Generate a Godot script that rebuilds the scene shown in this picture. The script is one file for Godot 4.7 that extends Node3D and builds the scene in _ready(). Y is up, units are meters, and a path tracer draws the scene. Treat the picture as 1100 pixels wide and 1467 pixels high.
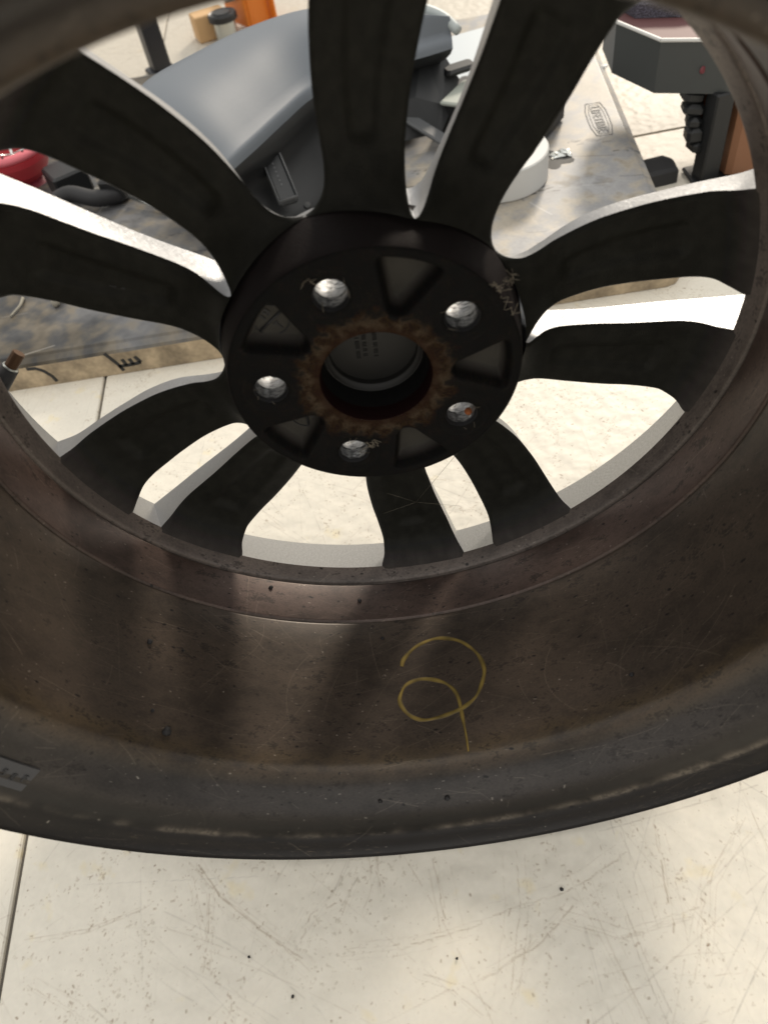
extends Node3D

# ------------------------------------------------------------------ helpers
var rng := RandomNumberGenerator.new()
var names := {}
var M := {}
const WHEEL_Y := 0.26354      # radius of the flange the wheel stands on
const ROLL := -0.05236        # the wheel stands turned a little about its own axle
const LUG0 := 251.684         # degrees: axis of the first wide window (and of a lug hole)

func numbered(called: String, parent: Node) -> String:
	var key := str(parent.get_instance_id()) + called
	var n: int = names.get(key, 0)
	names[key] = n + 1
	return called if n == 0 else "%s_%03d" % [called, n]

func tag(o: Node, label: String, category: String, group := "") -> void:
	o.set_meta("label", label)
	o.set_meta("category", category)
	if group != "":
		o.set_meta("group", group)

func thing(called: String, label: String, category: String, at := Vector3.ZERO, group := "") -> Node3D:
	var o := Node3D.new()
	o.name = numbered(called, self)
	add_child(o)
	o.position = at
	tag(o, label, category, group)
	return o

func put(called: String, mesh: Mesh, mat: Material, parent: Node, at := Transform3D.IDENTITY) -> MeshInstance3D:
	var o := MeshInstance3D.new()
	o.name = numbered(called, parent)
	o.mesh = mesh
	if mat:
		o.material_override = mat
	o.transform = at
	o.cast_shadow = GeometryInstance3D.SHADOW_CASTING_SETTING_ON
	parent.add_child(o, true)
	return o

func begin(group := 1) -> SurfaceTool:
	var st := SurfaceTool.new()
	st.begin(Mesh.PRIMITIVE_TRIANGLES)
	st.set_smooth_group(group)
	return st

func finish(st: SurfaceTool) -> ArrayMesh:
	st.generate_normals()
	st.index()
	return st.commit()

func tri(st: SurfaceTool, a: Vector3, b: Vector3, c: Vector3) -> void:
	st.add_vertex(a); st.add_vertex(b); st.add_vertex(c)

func quad(st: SurfaceTool, a: Vector3, b: Vector3, c: Vector3, d: Vector3) -> void:
	tri(st, a, b, c); tri(st, a, c, d)

# rows of points joined into a skin
func skin(st: SurfaceTool, rows: Array, flip := false) -> void:
	for i in rows.size() - 1:
		var p: PackedVector3Array = rows[i]
		var q: PackedVector3Array = rows[i + 1]
		for j in p.size() - 1:
			if flip:
				quad(st, p[j], q[j], q[j + 1], p[j + 1])
			else:
				quad(st, p[j], p[j + 1], q[j + 1], q[j])

func bevel_box(size: Vector3, b := 0.002) -> ArrayMesh:
	var st := begin(-1)
	box_into(st, Transform3D.IDENTITY, size, b)
	return finish(st)

# a chamfered box centred on its transform
func box_into(st: SurfaceTool, t: Transform3D, size: Vector3, b := 0.002) -> void:
	var h := size / 2.0
	b = minf(b, minf(h.x, minf(h.y, h.z)) * 0.9)
	var rows := []
	for lay in [[-h.y, b], [-h.y + b, 0.0], [h.y - b, 0.0], [h.y, b]]:
		var ins: float = lay[1]
		var y: float = lay[0]
		var x0 := h.x - ins
		var z0 := h.z - ins
		var r := PackedVector3Array()
		for c in [[x0 - b, -z0], [x0, -z0 + b], [x0, z0 - b], [x0 - b, z0], [-x0 + b, z0], [-x0, z0 - b], [-x0, -z0 + b], [-x0 + b, -z0], [x0 - b, -z0]]:
			r.append(t * Vector3(c[0], y, c[1]))
		rows.append(r)
	skin(st, rows)
	for e in [0, 3]:
		var r: PackedVector3Array = rows[e]
		for k in range(1, 7):
			if e == 0: tri(st, r[0], r[k], r[k + 1])
			else: tri(st, r[0], r[k + 1], r[k])

# round bar along a list of points
func tube_into(st: SurfaceTool, pts: PackedVector3Array, rad: float, n := 8, rad_end := -1.0) -> void:
	var rows := []
	var side := Vector3.UP
	for i in pts.size():
		var d := (pts[mini(i + 1, pts.size() - 1)] - pts[maxi(i - 1, 0)]).normalized()
		if absf(d.dot(side)) > 0.95:
			side = Vector3.RIGHT if absf(d.x) < 0.9 else Vector3.BACK
		var u := d.cross(side).normalized()
		var v := d.cross(u).normalized()
		side = -v if false else side
		var rr := rad if rad_end < 0.0 else lerpf(rad, rad_end, float(i) / maxf(1.0, pts.size() - 1.0))
		var r := PackedVector3Array()
		for k in n + 1:
			var a := TAU * k / n
			r.append(pts[i] + (u * cos(a) + v * sin(a)) * rr)
		rows.append(r)
	skin(st, rows)
	for e in [0, pts.size() - 1]:
		var r: PackedVector3Array = rows[e]
		for k in n:
			if e == 0: tri(st, pts[e], r[k + 1], r[k])
			else: tri(st, pts[e], r[k], r[k + 1])

# a profile of (radius, height) turned about the local Z axis
func lathe_z(st: SurfaceTool, prof: Array, n: int, uv := Rect2(), a0 := 0.0, a1 := TAU) -> void:
	var last := prof.size() - 1
	for i in last:
		var p: Vector2 = prof[i]
		var q: Vector2 = prof[i + 1]
		for k in n:
			var t0 := float(k) / n
			var t1 := float(k + 1) / n
			var b0 := lerpf(a0, a1, t0)
			var b1 := lerpf(a0, a1, t1)
			var vs := [Vector3(p.x * cos(b0), p.x * sin(b0), p.y), Vector3(p.x * cos(b1), p.x * sin(b1), p.y), Vector3(q.x * cos(b1), q.x * sin(b1), q.y), Vector3(q.x * cos(b0), q.x * sin(b0), q.y)]
			var us := []
			if uv.size.y != 0.0:
				var v0 := (p.y - uv.position.y) / uv.size.y
				var v1 := (q.y - uv.position.y) / uv.size.y
				us = [Vector2(t0, v0), Vector2(t1, v0), Vector2(t1, v1), Vector2(t0, v1)]
			for m in [0, 1, 2, 0, 2, 3]:
				if us.size(): st.set_uv(us[m])
				st.add_vertex(vs[m])

# turned about Y
func lathe_y(prof: Array, n := 48) -> ArrayMesh:
	var st := begin()
	var g := 1
	for i in prof.size() - 1:
		st.set_smooth_group(g)
		g += 1
		for k in n:
			var b0 := TAU * k / n
			var b1 := TAU * (k + 1) / n
			var p: Vector2 = prof[i]
			var q: Vector2 = prof[i + 1]
			quad(st, Vector3(p.x * cos(b0), p.y, p.x * sin(b0)), Vector3(p.x * cos(b1), p.y, p.x * sin(b1)), Vector3(q.x * cos(b1), q.y, q.x * sin(b1)), Vector3(q.x * cos(b0), q.y, q.x * sin(b0)))
	return finish(st)

# an upright prism on a plan outline (x, z), with a small chamfer at the top
func prism(outline: PackedVector2Array, y0: float, y1: float, b := 0.002) -> ArrayMesh:
	var st := begin(-1)
	if Geometry2D.is_polygon_clockwise(outline):
		outline.reverse()
	var inner: PackedVector2Array = outline
	var off := Geometry2D.offset_polygon(outline, -b, Geometry2D.JOIN_MITER)
	var n := outline.size()
	if off.size() == 1 and off[0].size() == n:
		inner = off[0]
		var best := 0
		for k in n:
			if inner[k].distance_to(outline[0]) < inner[best].distance_to(outline[0]): best = k
		var turned := PackedVector2Array()
		for k in n: turned.append(inner[(best + k) % n])
		inner = turned
	for k in n:
		var a := outline[k]
		var c := outline[(k + 1) % n]
		quad(st, Vector3(a.x, y0, a.y), Vector3(c.x, y0, c.y), Vector3(c.x, y1 - b, c.y), Vector3(a.x, y1 - b, a.y))
		var ai := inner[k]
		var ci := inner[(k + 1) % n]
		quad(st, Vector3(a.x, y1 - b, a.y), Vector3(c.x, y1 - b, c.y), Vector3(ci.x, y1, ci.y), Vector3(ai.x, y1, ai.y))
	var ids := Geometry2D.triangulate_polygon(inner)
	for k in range(0, ids.size(), 3):
		tri(st, Vector3(inner[ids[k]].x, y1, inner[ids[k]].y), Vector3(inner[ids[k + 1]].x, y1, inner[ids[k + 1]].y), Vector3(inner[ids[k + 2]].x, y1, inner[ids[k + 2]].y))
		tri(st, Vector3(inner[ids[k]].x, y0, inner[ids[k]].y), Vector3(inner[ids[k + 2]].x, y0, inner[ids[k + 2]].y), Vector3(inner[ids[k + 1]].x, y0, inner[ids[k + 1]].y))
	return finish(st)

func curve_points(keys: Array, n: int) -> PackedVector3Array:
	var c := Curve3D.new()
	c.bake_interval = 0.002
	for i in keys.size():
		var a: Vector3 = keys[maxi(i - 1, 0)]
		var b: Vector3 = keys[mini(i + 1, keys.size() - 1)]
		var h := (b - a) / 6.0
		c.add_point(keys[i], -h, h)
	var out := PackedVector3Array()
	var l := c.get_baked_length()
	for k in n:
		out.append(c.sample_baked(l * k / (n - 1.0), true))
	return out

# ------------------------------------------------------------------ textures
func noise_bytes(side_x: int, side_y: int, freq: float, oct := 4, sd := 1, kind := FastNoiseLite.TYPE_SIMPLEX_SMOOTH) -> PackedByteArray:
	var f := FastNoiseLite.new()
	f.seed = sd
	f.noise_type = kind
	f.frequency = freq
	f.fractal_octaves = oct
	return f.get_seamless_image(side_x, side_y, false, false, 0.12, false).get_data()

func noise_image(side: int, freq: float, oct := 4, sd := 1) -> Image:
	var f := FastNoiseLite.new()
	f.seed = sd
	f.frequency = freq
	f.fractal_octaves = oct
	return f.get_seamless_image(side, side, false, false, 0.15, true)

# line drawn into an RGB buffer, blended
func scratch(buf: PackedByteArray, w: int, h: int, pts: PackedVector2Array, width: float, c: Color, a: float) -> void:
	for i in pts.size() - 1:
		var p := pts[i]
		var q := pts[i + 1]
		var n := maxi(1, int(p.distance_to(q) * 1.2))
		for k in n:
			var m := p.lerp(q, float(k) / n)
			var r := int(ceil(width))
			for dy in range(-r, r + 1):
				for dx in range(-r, r + 1):
					var x := int(m.x) + dx
					var y := int(m.y) + dy
					if y < 0 or y >= h: continue
					x = posmod(x, w)
					var d := Vector2(x + 0.5 - m.x, y + 0.5 - m.y).length() if dx > -w else 0.0
					var s := clampf(width + 0.5 - d, 0.0, 1.0) * a
					if s <= 0.0: continue
					var o := (y * w + x) * 3
					buf[o] = int(lerpf(buf[o], c.r8, s)); buf[o + 1] = int(lerpf(buf[o + 1], c.g8, s)); buf[o + 2] = int(lerpf(buf[o + 2], c.b8, s))

# a stroke that skips, as a scuff over fine grain does
func dry_stroke(buf: PackedByteArray, w: int, pts: PackedVector2Array, width: float, c: Color, a: float) -> void:
	for i in pts.size() - 1:
		if rng.randf() < 0.10: continue
		scratch(buf, w, w, PackedVector2Array([pts[i], pts[i + 1]]), width * rng.randf_range(0.6, 1.3), c, a * rng.randf_range(0.3, 1.0))

func wander(p: Vector2, dir: float, length: float, bend := 0.02) -> PackedVector2Array:
	var out := PackedVector2Array([p])
	var a := dir
	var k := 0.0
	var turn := rng.randf_range(-bend, bend)
	while k < length:
		var stp := minf(8.0, length / 3.0)
		a += turn + rng.randf_range(-bend, bend) * 0.6
		p += Vector2(cos(a), sin(a)) * stp
		out.append(p)
		k += stp
	return out

func image_tex(buf: PackedByteArray, w: int, h: int) -> ImageTexture:
	var im := Image.create_from_data(w, h, false, Image.FORMAT_RGB8, buf)
	im.generate_mipmaps()
	return ImageTexture.create_from_image(im)

func mat(c: Color, rough := 0.6, metal := 0.0) -> StandardMaterial3D:
	var m := StandardMaterial3D.new()
	m.albedo_color = c
	m.roughness = rough
	m.metallic = metal
	return m

func lin(r: float, g: float, b: float) -> Color:
	return Color(r, g, b).linear_to_srgb()

func mix_into(buf: PackedByteArray, o: int, c: Color, a: float) -> void:
	buf[o] = int(lerpf(buf[o], c.r8, a)); buf[o + 1] = int(lerpf(buf[o + 1], c.g8, a)); buf[o + 2] = int(lerpf(buf[o + 2], c.b8, a))

func floor_texture() -> ImageTexture:
	var w := 1792
	var buf := PackedByteArray()
	buf.resize(w * w * 3)
	var big := noise_bytes(w, w, 0.004, 4, 11)
	var mid := noise_bytes(w, w, 0.02, 4, 12)
	var fine := noise_bytes(w, w, 0.14, 3, 13)
	for i in w * w:
		var b := big[i] / 255.0 - 0.5
		var m := mid[i] / 255.0 - 0.5
		var f := fine[i] / 255.0 - 0.5
		var r := 0.895 + b * 0.025 + m * 0.015 + f * 0.03
		var dirt := clampf((f * 1.3 + b * 0.7 + m * 0.25 - 0.33) * 1.6, 0.0, 0.35)
		var yel := clampf((m * 1.1 - b * 0.6 - 0.30) * 1.6, 0.0, 0.3)
		var g := r * 0.975 - yel * 0.06
		var bl := r * 0.915 - yel * 0.24
		r -= dirt * 0.30; g -= dirt * 0.32; bl -= dirt * 0.34
		var o := i * 3
		buf[o] = int(clampf(r, 0, 1) * 255.0); buf[o + 1] = int(clampf(g, 0, 1) * 255.0); buf[o + 2] = int(clampf(bl, 0, 1) * 255.0)
	# scuffs in bundles, then single scratches, specks and rust-coloured rubs
	for k in 150:
		var p := Vector2(rng.randf() * w, rng.randf() * w)
		var d := rng.randf_range(-0.4, 2.6)
		for j in rng.randi_range(4, 16):
			var q := p + Vector2(rng.randfn(0, 26), rng.randfn(0, 26))
			var c := Color(0.60, 0.53, 0.44).lerp(Color(0.5, 0.48, 0.46), rng.randf())
			dry_stroke(buf, w, wander(q, d + rng.randfn(0, 0.14), rng.randf_range(20, 200), 0.015), rng.randf_range(0.1, 0.5), c, rng.randf_range(0.08, 0.4))
	for k in 620:
		var c := Color(0.56, 0.48, 0.39).lerp(Color(0.5, 0.48, 0.47), rng.randf())
		dry_stroke(buf, w, wander(Vector2(rng.randf() * w, rng.randf() * w), rng.randf() * TAU, rng.randf_range(60, 520), 0.01), rng.randf_range(0.1, 0.5), c, rng.randf_range(0.1, 0.5) * rng.randf())
	for k in 260:
		# broken rubs: a trail of tiny specks
		var path := wander(Vector2(rng.randf() * w, rng.randf() * w), rng.randf() * TAU, rng.randf_range(60, 300), 0.02)
		var spread := rng.randf_range(1.0, 5.0)
		for q in path:
			for j in 7:
				if rng.randf() < 0.6:
					var z := q + Vector2(rng.randfn(0, spread), rng.randfn(0, spread))
					scratch(buf, w, w, PackedVector2Array([z, z + Vector2(rng.randfn(0, 1.6), rng.randfn(0, 1.6))]), rng.randf_range(0.1, 0.7), Color(0.46, 0.37, 0.28), rng.randf_range(0.05, 0.4))
	# the long scuffs in front of the wheel, in metres on the floor
	for s in [[[0.1218, 0.1626], [0.1369, 0.1796], [0.1584, 0.1987], [0.1833, 0.2206], [0.2045, 0.242]], [[0.1292, 0.1651], [0.1466, 0.1906], [0.1788, 0.2179], [0.2006, 0.2339]], [[0.137, 0.1848], [0.1368, 0.2118], [0.1338, 0.2328]], [[0.1245, 0.1698], [0.1311, 0.1925], [0.1378, 0.2179]], [[0.0192, 0.2213], [0.0443, 0.2354], [0.0661, 0.2483]], [[0.3194, 0.2248], [0.3627, 0.2201], [0.3871, 0.2128], [0.4159, 0.2004]], [[0.4338, 0.188], [0.4307, 0.2134], [0.4237, 0.2564]], [[0.3429, 0.1909], [0.3374, 0.2235], [0.3185, 0.2731]], [[0.3401, 0.2396], [0.3286, 0.2603], [0.3174, 0.2781]], [[0.2643, 0.2512], [0.2882, 0.2618], [0.3056, 0.2789]], [[0.2248, 0.2107], [0.2422, 0.1749]], [[0.2879, 0.1866], [0.2899, 0.2283]], [[0.2516, 0.1764], [0.2504, 0.2063]], [[0.1967, 0.2225], [0.2044, 0.2076], [0.2255, 0.2025]], [[0.0894, 0.1862], [0.057, 0.1939], [0.0048, 0.1946]], [[0.2274, 0.2309], [0.2714, 0.2334], [0.3164, 0.2283]], [[0.3057, 0.2589], [0.3429, 0.2457], [0.3746, 0.2252]], [[0.4437, 0.2396], [0.399, 0.2445], [0.3566, 0.2264]], [[0.4875, 0.1967], [0.4536, 0.2252], [0.4301, 0.2746]], [[0.363, 0.2792], [0.4145, 0.2724], [0.4661, 0.2762]]]:
		var keys := PackedVector2Array()
		for q in s: keys.append(Vector2(q[0], q[1]) / 1.31 * w)
		for j in rng.randi_range(2, 5):
			var drift := Vector2(rng.randfn(0, 7), rng.randfn(0, 7)) * (1.0 if j > 0 else 0.0)
			var line := PackedVector2Array()
			for e in keys.size() - 1:
				for f in 8: line.append(keys[e].lerp(keys[e + 1], f / 8.0) + drift + Vector2(rng.randfn(0, 0.5), rng.randfn(0, 0.5)))
			dry_stroke(buf, w, line, rng.randf_range(0.15, 0.5), Color(0.50, 0.42, 0.33), rng.randf_range(0.2, 0.5) if j == 0 else rng.randf_range(0.05, 0.3))
			for q in line:
				if rng.randf() < 0.6:
					var z := q + Vector2(rng.randfn(0, 6), rng.randfn(0, 6))
					scratch(buf, w, w, PackedVector2Array([z, z + Vector2(rng.randfn(0, 1.5), rng.randfn(0, 1.5))]), rng.randf_range(0.1, 0.5), Color(0.46, 0.37, 0.28), rng.randf_range(0.05, 0.4))
	for k in 9000:
		var q := Vector2(rng.randf() * w, rng.randf() * w)
		scratch(buf, w, w, PackedVector2Array([q, q + Vector2(rng.randfn(0, 1.2), rng.randfn(0, 1.2))]), rng.randf_range(0.1, 0.7), Color(0.40, 0.31, 0.22), rng.randf_range(0.12, 0.6))
	return image_tex(buf, w, w)

func board_texture() -> ImageTexture:
	var w := 1500
	var h := 785
	var buf := PackedByteArray()
	buf.resize(w * h * 3)
	var big := noise_bytes(w, h, 0.006, 5, 21)
	var mid := noise_bytes(w, h, 0.03, 4, 22)
	var fine := noise_bytes(w, h, 0.2, 2, 23)
	for y in h:
		for x in w:
			var i := y * w + x
			var b := big[i] / 255.0 - 0.5
			var m := mid[i] / 255.0 - 0.5
			var f := fine[i] / 255.0 - 0.5
			# the left of the sheet is darker, the right end is lighter
			var tone_mask := 1.0 - smoothstep(0.42, 0.80, float(x) / w + b * 0.25)
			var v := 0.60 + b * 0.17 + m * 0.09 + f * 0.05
			v = lerpf(v, 0.32 + m * 0.25 + b * 0.3, tone_mask)
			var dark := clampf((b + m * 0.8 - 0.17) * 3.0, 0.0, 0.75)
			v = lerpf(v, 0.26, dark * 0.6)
			var warm := clampf(0.012 + (m - b * 0.8) * 0.18, -0.01, 0.05)
			var o := i * 3
			buf[o] = int(clampf(v + warm, 0, 1) * 255.0); buf[o + 1] = int(clampf(v * 0.99 + warm * 0.5, 0, 1) * 255.0); buf[o + 2] = int(clampf(v * 0.98 - warm * 0.4, 0, 1) * 255.0)
	for k in 420:
		var d := rng.randf_range(-0.5, 0.5) + (0.0 if rng.randf() < 0.7 else 1.4)
		var light := rng.randf() < 0.45
		scratch(buf, w, h, wander(Vector2(rng.randf() * w, rng.randf() * h), d, rng.randf_range(8, 90), 0.05), rng.randf_range(0.1, 0.9), Color(0.85, 0.85, 0.84) if light else Color(0.25, 0.25, 0.26), rng.randf_range(0.08, 0.45))
	for k in 110:
		var path := wander(Vector2(rng.randf() * w, rng.randf() * h), rng.randf() * 0.6 - 0.3, rng.randf_range(15, 60), 0.05)
		for q in path:
			for j in 6:
				var z := q + Vector2(rng.randfn(0, 7), rng.randfn(0, 3))
				scratch(buf, w, h, PackedVector2Array([z, z + Vector2(rng.randfn(0, 6), rng.randfn(0, 2))]), rng.randf_range(0.3, 1.5), Color(0.28, 0.275, 0.27), rng.randf_range(0.1, 0.5))
	return image_tex(buf, w, h)

func barrel_texture() -> ImageTexture:
	# u runs round the wheel from 0 to 360 degrees, v from the face (z = -0.03) to the lip (z = 0.18)
	var w := 2048
	var h := 640
	var buf := PackedByteArray()
	buf.resize(w * h * 3)
	var big := noise_bytes(w, h, 0.006, 4, 31)
	var mid := noise_bytes(w, h, 0.03, 4, 32)
	var fine := noise_bytes(w, h, 0.22, 2, 33)
	for y in h:
		var z := -0.03 + 0.21 * (y + 0.5) / h
		var inner := 1.0 - smoothstep(-0.012, -0.009, z)           # ring at the face: bare grey coat
		var band := smoothstep(-0.0105, -0.0095, z) * (1.0 - smoothstep(0.0205, 0.0225, z))
		var tan_band := exp(-pow((z - 0.1235) / 0.008, 2.0))        # dust line along the hump
		var seat := smoothstep(0.129, 0.137, z)
		var lip := smoothstep(0.1500, 0.156, z)
		var tone_mask := exp(-pow((z - 0.1583) / 0.0012, 2.0))  # metallic highlight along the rubbed lip ridge, painted into the colour
		for x in w:
			var i := y * w + x
			var b := big[i] / 255.0 - 0.5
			var m := mid[i] / 255.0 - 0.5
			var f := fine[i] / 255.0 - 0.5
			var k := 1.0 + b * 0.5 + m * 0.42 + f * 0.25
			var c := Vector3(0.278, 0.240, 0.208)
			c = c.lerp(Vector3(0.33, 0.272, 0.25), band * 0.9)
			c = c.lerp(Vector3(0.40, 0.365, 0.345), inner)
			c = c.lerp(Vector3(0.300, 0.255, 0.195), clampf(tan_band * (0.75 + m * 1.4), 0, 1))
			c = c.lerp(Vector3(0.225, 0.208, 0.196), seat)
			c = c.lerp(Vector3(0.11, 0.095, 0.085), lip)
			c = c.lerp(Vector3(0.40, 0.37, 0.33), clampf(tone_mask * (0.5 + m * 2.0 + b), 0.0, 0.9))
			c *= k
			var grime := clampf((m * 1.2 + f * 0.6 + b * 0.4 - 0.17) * 2.0, 0, 0.5)
			c = c.lerp(Vector3(0.07, 0.06, 0.055), grime)
			var o := i * 3
			buf[o] = int(clampf(c.x, 0, 1) * 255.0); buf[o + 1] = int(clampf(c.y, 0, 1) * 255.0); buf[o + 2] = int(clampf(c.z, 0, 1) * 255.0)
	# long pale arcs left by brushing, fine scratches, dust specks, black pits
	for k in 70:
		var x := rng.randf_range(0.55, 0.9) * w
		scratch(buf, w, h, wander(Vector2(x, rng.randf_range(150, 480)), rng.randf_range(-2.6, -0.3), rng.randf_range(30, 170), 0.05), 0.35, Color(0.62, 0.57, 0.5), rng.randf_range(0.08, 0.36))
	for k in 1400:
		scratch(buf, w, h, wander(Vector2(rng.randf() * w, rng.randf() * h), rng.randfn(0, 0.6), rng.randf_range(4, 40), 0.1), rng.randf_range(0.15, 0.4), Color(0.62, 0.58, 0.52), rng.randf_range(0.06, 0.5))
	for k in 2200:
		var q := Vector2(rng.randf() * w, rng.randf() * h)
		scratch(buf, w, h, PackedVector2Array([q, q + Vector2(rng.randfn(0, 1.2), rng.randfn(0, 1.2))]), rng.randf_range(0.15, 0.7), Color(0.75, 0.72, 0.68), rng.randf_range(0.2, 0.8))
	for k in 1300:
		var q := Vector2(rng.randf() * w, rng.randf() * h)
		scratch(buf, w, h, PackedVector2Array([q, q + Vector2(rng.randfn(0, 1.5), rng.randfn(0, 1.5))]), rng.randf_range(0.2, 1.7), Color(0.05, 0.045, 0.04), rng.randf_range(0.2, 0.8))
	# tan chips worn along the lip
	for k in 2600:
		var u := rng.randf_range(0.55, 0.95)
		var cl := 0.5 + 0.5 * sin(u * 61.0) * sin(u * 23.0 + 1.0)
		if rng.randf() > cl: continue
		var q := Vector2(u * w, h * (rng.randfn(0.172, 0.0035) + 0.03) / 0.21 - 12)
		scratch(buf, w, h, PackedVector2Array([q, q + Vector2(rng.randfn(0, 3), rng.randfn(0, 0.6))]), rng.randf_range(0.1, 0.6), Color(0.46, 0.40, 0.33), rng.randf_range(0.08, 0.4))
	return image_tex(buf, w, h)

func make_materials() -> void:
	var fine := noise_image(512, 0.12, 3, 5)
	fine.bump_map_to_normal_map(2.0)
	fine.generate_mipmaps()
	var fine_n := ImageTexture.create_from_image(fine)
	var grain := noise_image(512, 0.35, 2, 6)
	grain.bump_map_to_normal_map(5.0)
	grain.generate_mipmaps()
	var grain_n := ImageTexture.create_from_image(grain)
	var t := StandardMaterial3D.new()          # glazed tile
	t.albedo_texture = floor_texture()
	t.roughness = 0.5
	t.normal_enabled = true
	t.normal_texture = fine_n
	t.normal_scale = 0.25
	M.tile = t
	M.far_tile = t.duplicate()
	M.far_tile.albedo_color = Color(0.86, 0.85, 0.84)     # trodden greyer beyond the tabletop
	M.grout = mat(Color(0.42, 0.40, 0.37), 0.9)
	var b := StandardMaterial3D.new()          # scuffed plastic tabletop
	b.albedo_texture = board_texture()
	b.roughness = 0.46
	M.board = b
	var e := mat(Color(0.76, 0.70, 0.61), 0.7)
	e.albedo_texture = board_texture_tint()
	e.uv1_triplanar = true
	e.uv1_scale = Vector3(3, 3, 3)
	M.cream = e
	var ba := StandardMaterial3D.new()         # inside of the rim
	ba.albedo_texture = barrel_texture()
	ba.roughness = 0.41
	ba.metallic = 0.3
	M.barrel = ba
	M.lip = mat(lin(0.022, 0.019, 0.017), 0.55)
	var k := mat(Color.WHITE, 0.55)
	k.vertex_color_use_as_albedo = true
	var soot := noise_image(512, 0.02, 5, 17)
	for y in 512:
		for x in 512:
			var v := soot.get_pixel(x, y).r
			soot.set_pixel(x, y, Color(0.78, 0.78, 0.81).lerp(Color(1.0, 0.95, 0.89), smoothstep(0.1, 0.9, v)))
	soot.generate_mipmaps()
	k.albedo_texture = ImageTexture.create_from_image(soot)   # black coat on the back of the spokes
	k.normal_enabled = true
	k.normal_texture = grain_n
	k.normal_scale = 0.35
	k.metallic_specular = 0.3
	k.uv1_triplanar = true
	k.uv1_scale = Vector3(9, 9, 9)
	M.black = k
	var s := mat(lin(0.44, 0.45, 0.465), 0.40, 0.85)
	var spark := noise_image(512, 0.3, 3, 7)
	for y in 512:
		for x in 512:
			var v := spark.get_pixel(x, y).r
			v = 0.86 + 0.14 * smoothstep(0.2, 0.85, v)
			spark.set_pixel(x, y, Color(v, v, v))
	spark.generate_mipmaps()
	s.albedo_texture = ImageTexture.create_from_image(spark)    # bare silver lacquer in the windows
	s.normal_enabled = true
	s.normal_texture = grain_n
	s.normal_scale = 0.16
	s.uv1_triplanar = true
	s.uv1_scale = Vector3(2.5, 2.5, 14)
	M.silver = s
	var hb := mat(Color.WHITE, 0.66)
	hb.metallic_specular = 0.2
	hb.vertex_color_use_as_albedo = true
	hb.normal_enabled = true
	hb.normal_texture = grain_n
	hb.normal_scale = 0.6
	hb.uv1_triplanar = true
	hb.uv1_scale = Vector3(12, 12, 12)
	M.hub = hb
	var hs := mat(lin(0.62, 0.63, 0.64), 0.34, 0.85)
	var torn := noise_image(256, 0.06, 4, 27)
	for y in 256:
		for x in 256:
			var v := 0.25 + 0.75 * smoothstep(0.2, 0.7, torn.get_pixel(x, y).r)
			torn.set_pixel(x, y, Color(v, v, v))
	torn.generate_mipmaps()
	hs.albedo_texture = ImageTexture.create_from_image(torn)
	hs.normal_enabled = true
	hs.normal_texture = fine_n
	hs.normal_scale = 1.6
	hs.uv1_triplanar = true
	hs.uv1_scale = Vector3(12, 12, 60)
	M.machined = hs
	M.cap = mat(lin(0.011, 0.0105, 0.0095), 0.55)
	M.rubber = mat(lin(0.02, 0.02, 0.022), 0.6)
	M.brass = mat(lin(0.10, 0.055, 0.03), 0.5, 0.6)
	M.lead = mat(lin(0.075, 0.075, 0.08), 0.6, 0.4)
	M.lead_mark = mat(lin(0.03, 0.03, 0.032), 0.7)
	M.paint = mat(Color.WHITE, 0.45)
	M.paint.vertex_color_use_as_albedo = true
	M.rust = mat(lin(0.30, 0.09, 0.025), 0.8)
	M.web = mat(lin(0.20, 0.175, 0.135), 0.9)
	M.dirt = mat(lin(0.015, 0.014, 0.015), 0.7)
	M.ink = mat(lin(0.02, 0.02, 0.02), 0.6)
	var sk := mat(lin(0.145, 0.165, 0.19), 0.46)      # blue-black bumper
	sk.normal_enabled = true
	sk.normal_texture = fine_n
	sk.normal_scale = 0.06
	sk.uv1_triplanar = true
	sk.uv1_scale = Vector3(5, 5, 5)
	M.bumper = sk
	M.plastic = mat(lin(0.012, 0.013, 0.014), 0.45)
	M.grey_plastic = mat(lin(0.10, 0.105, 0.11), 0.45)
	M.pale_plastic = mat(lin(0.42, 0.46, 0.46), 0.45)
	M.white = mat(lin(0.66, 0.66, 0.64), 0.5)
	M.orange = mat(lin(0.70, 0.20, 0.02), 0.42)
	M.dull_orange = mat(lin(0.30, 0.11, 0.03), 0.6)
	M.wood = mat(lin(0.62, 0.40, 0.20), 0.75)
	M.steel = mat(lin(0.50, 0.52, 0.50), 0.3, 0.85)
	M.red = mat(lin(0.55, 0.045, 0.06), 0.4)
	M.pink = mat(lin(0.70, 0.16, 0.19), 0.45)
	M.tray = mat(lin(0.055, 0.060, 0.060), 0.45)
	M.tray_lining = mat(lin(0.13, 0.055, 0.055), 0.6)
	var sp := mat(lin(0.40, 0.39, 0.50), 0.7)
	var spk := noise_image(256, 0.3, 2, 9)
	sp.albedo_texture = ImageTexture.create_from_image(spk)
	sp.uv1_triplanar = true
	sp.uv1_scale = Vector3(6, 6, 6)
	M.speckle = sp
	M.brown_panel = mat(lin(0.26, 0.12, 0.06), 0.6)

func board_texture_tint() -> ImageTexture:
	var w := 256
	var buf := PackedByteArray()
	buf.resize(w * w * 3)
	var a := noise_bytes(w, w, 0.03, 4, 41)
	var f := noise_bytes(w, w, 0.2, 2, 42)
	for i in w * w:
		var v := clampf(0.86 + (a[i] / 255.0 - 0.5) * 0.5 + (f[i] / 255.0 - 0.5) * 0.15, 0.0, 1.0)
		buf[i * 3] = int(v * 255); buf[i * 3 + 1] = int(v * 250); buf[i * 3 + 2] = int(v * 240)
	return image_tex(buf, w, w)

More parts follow.
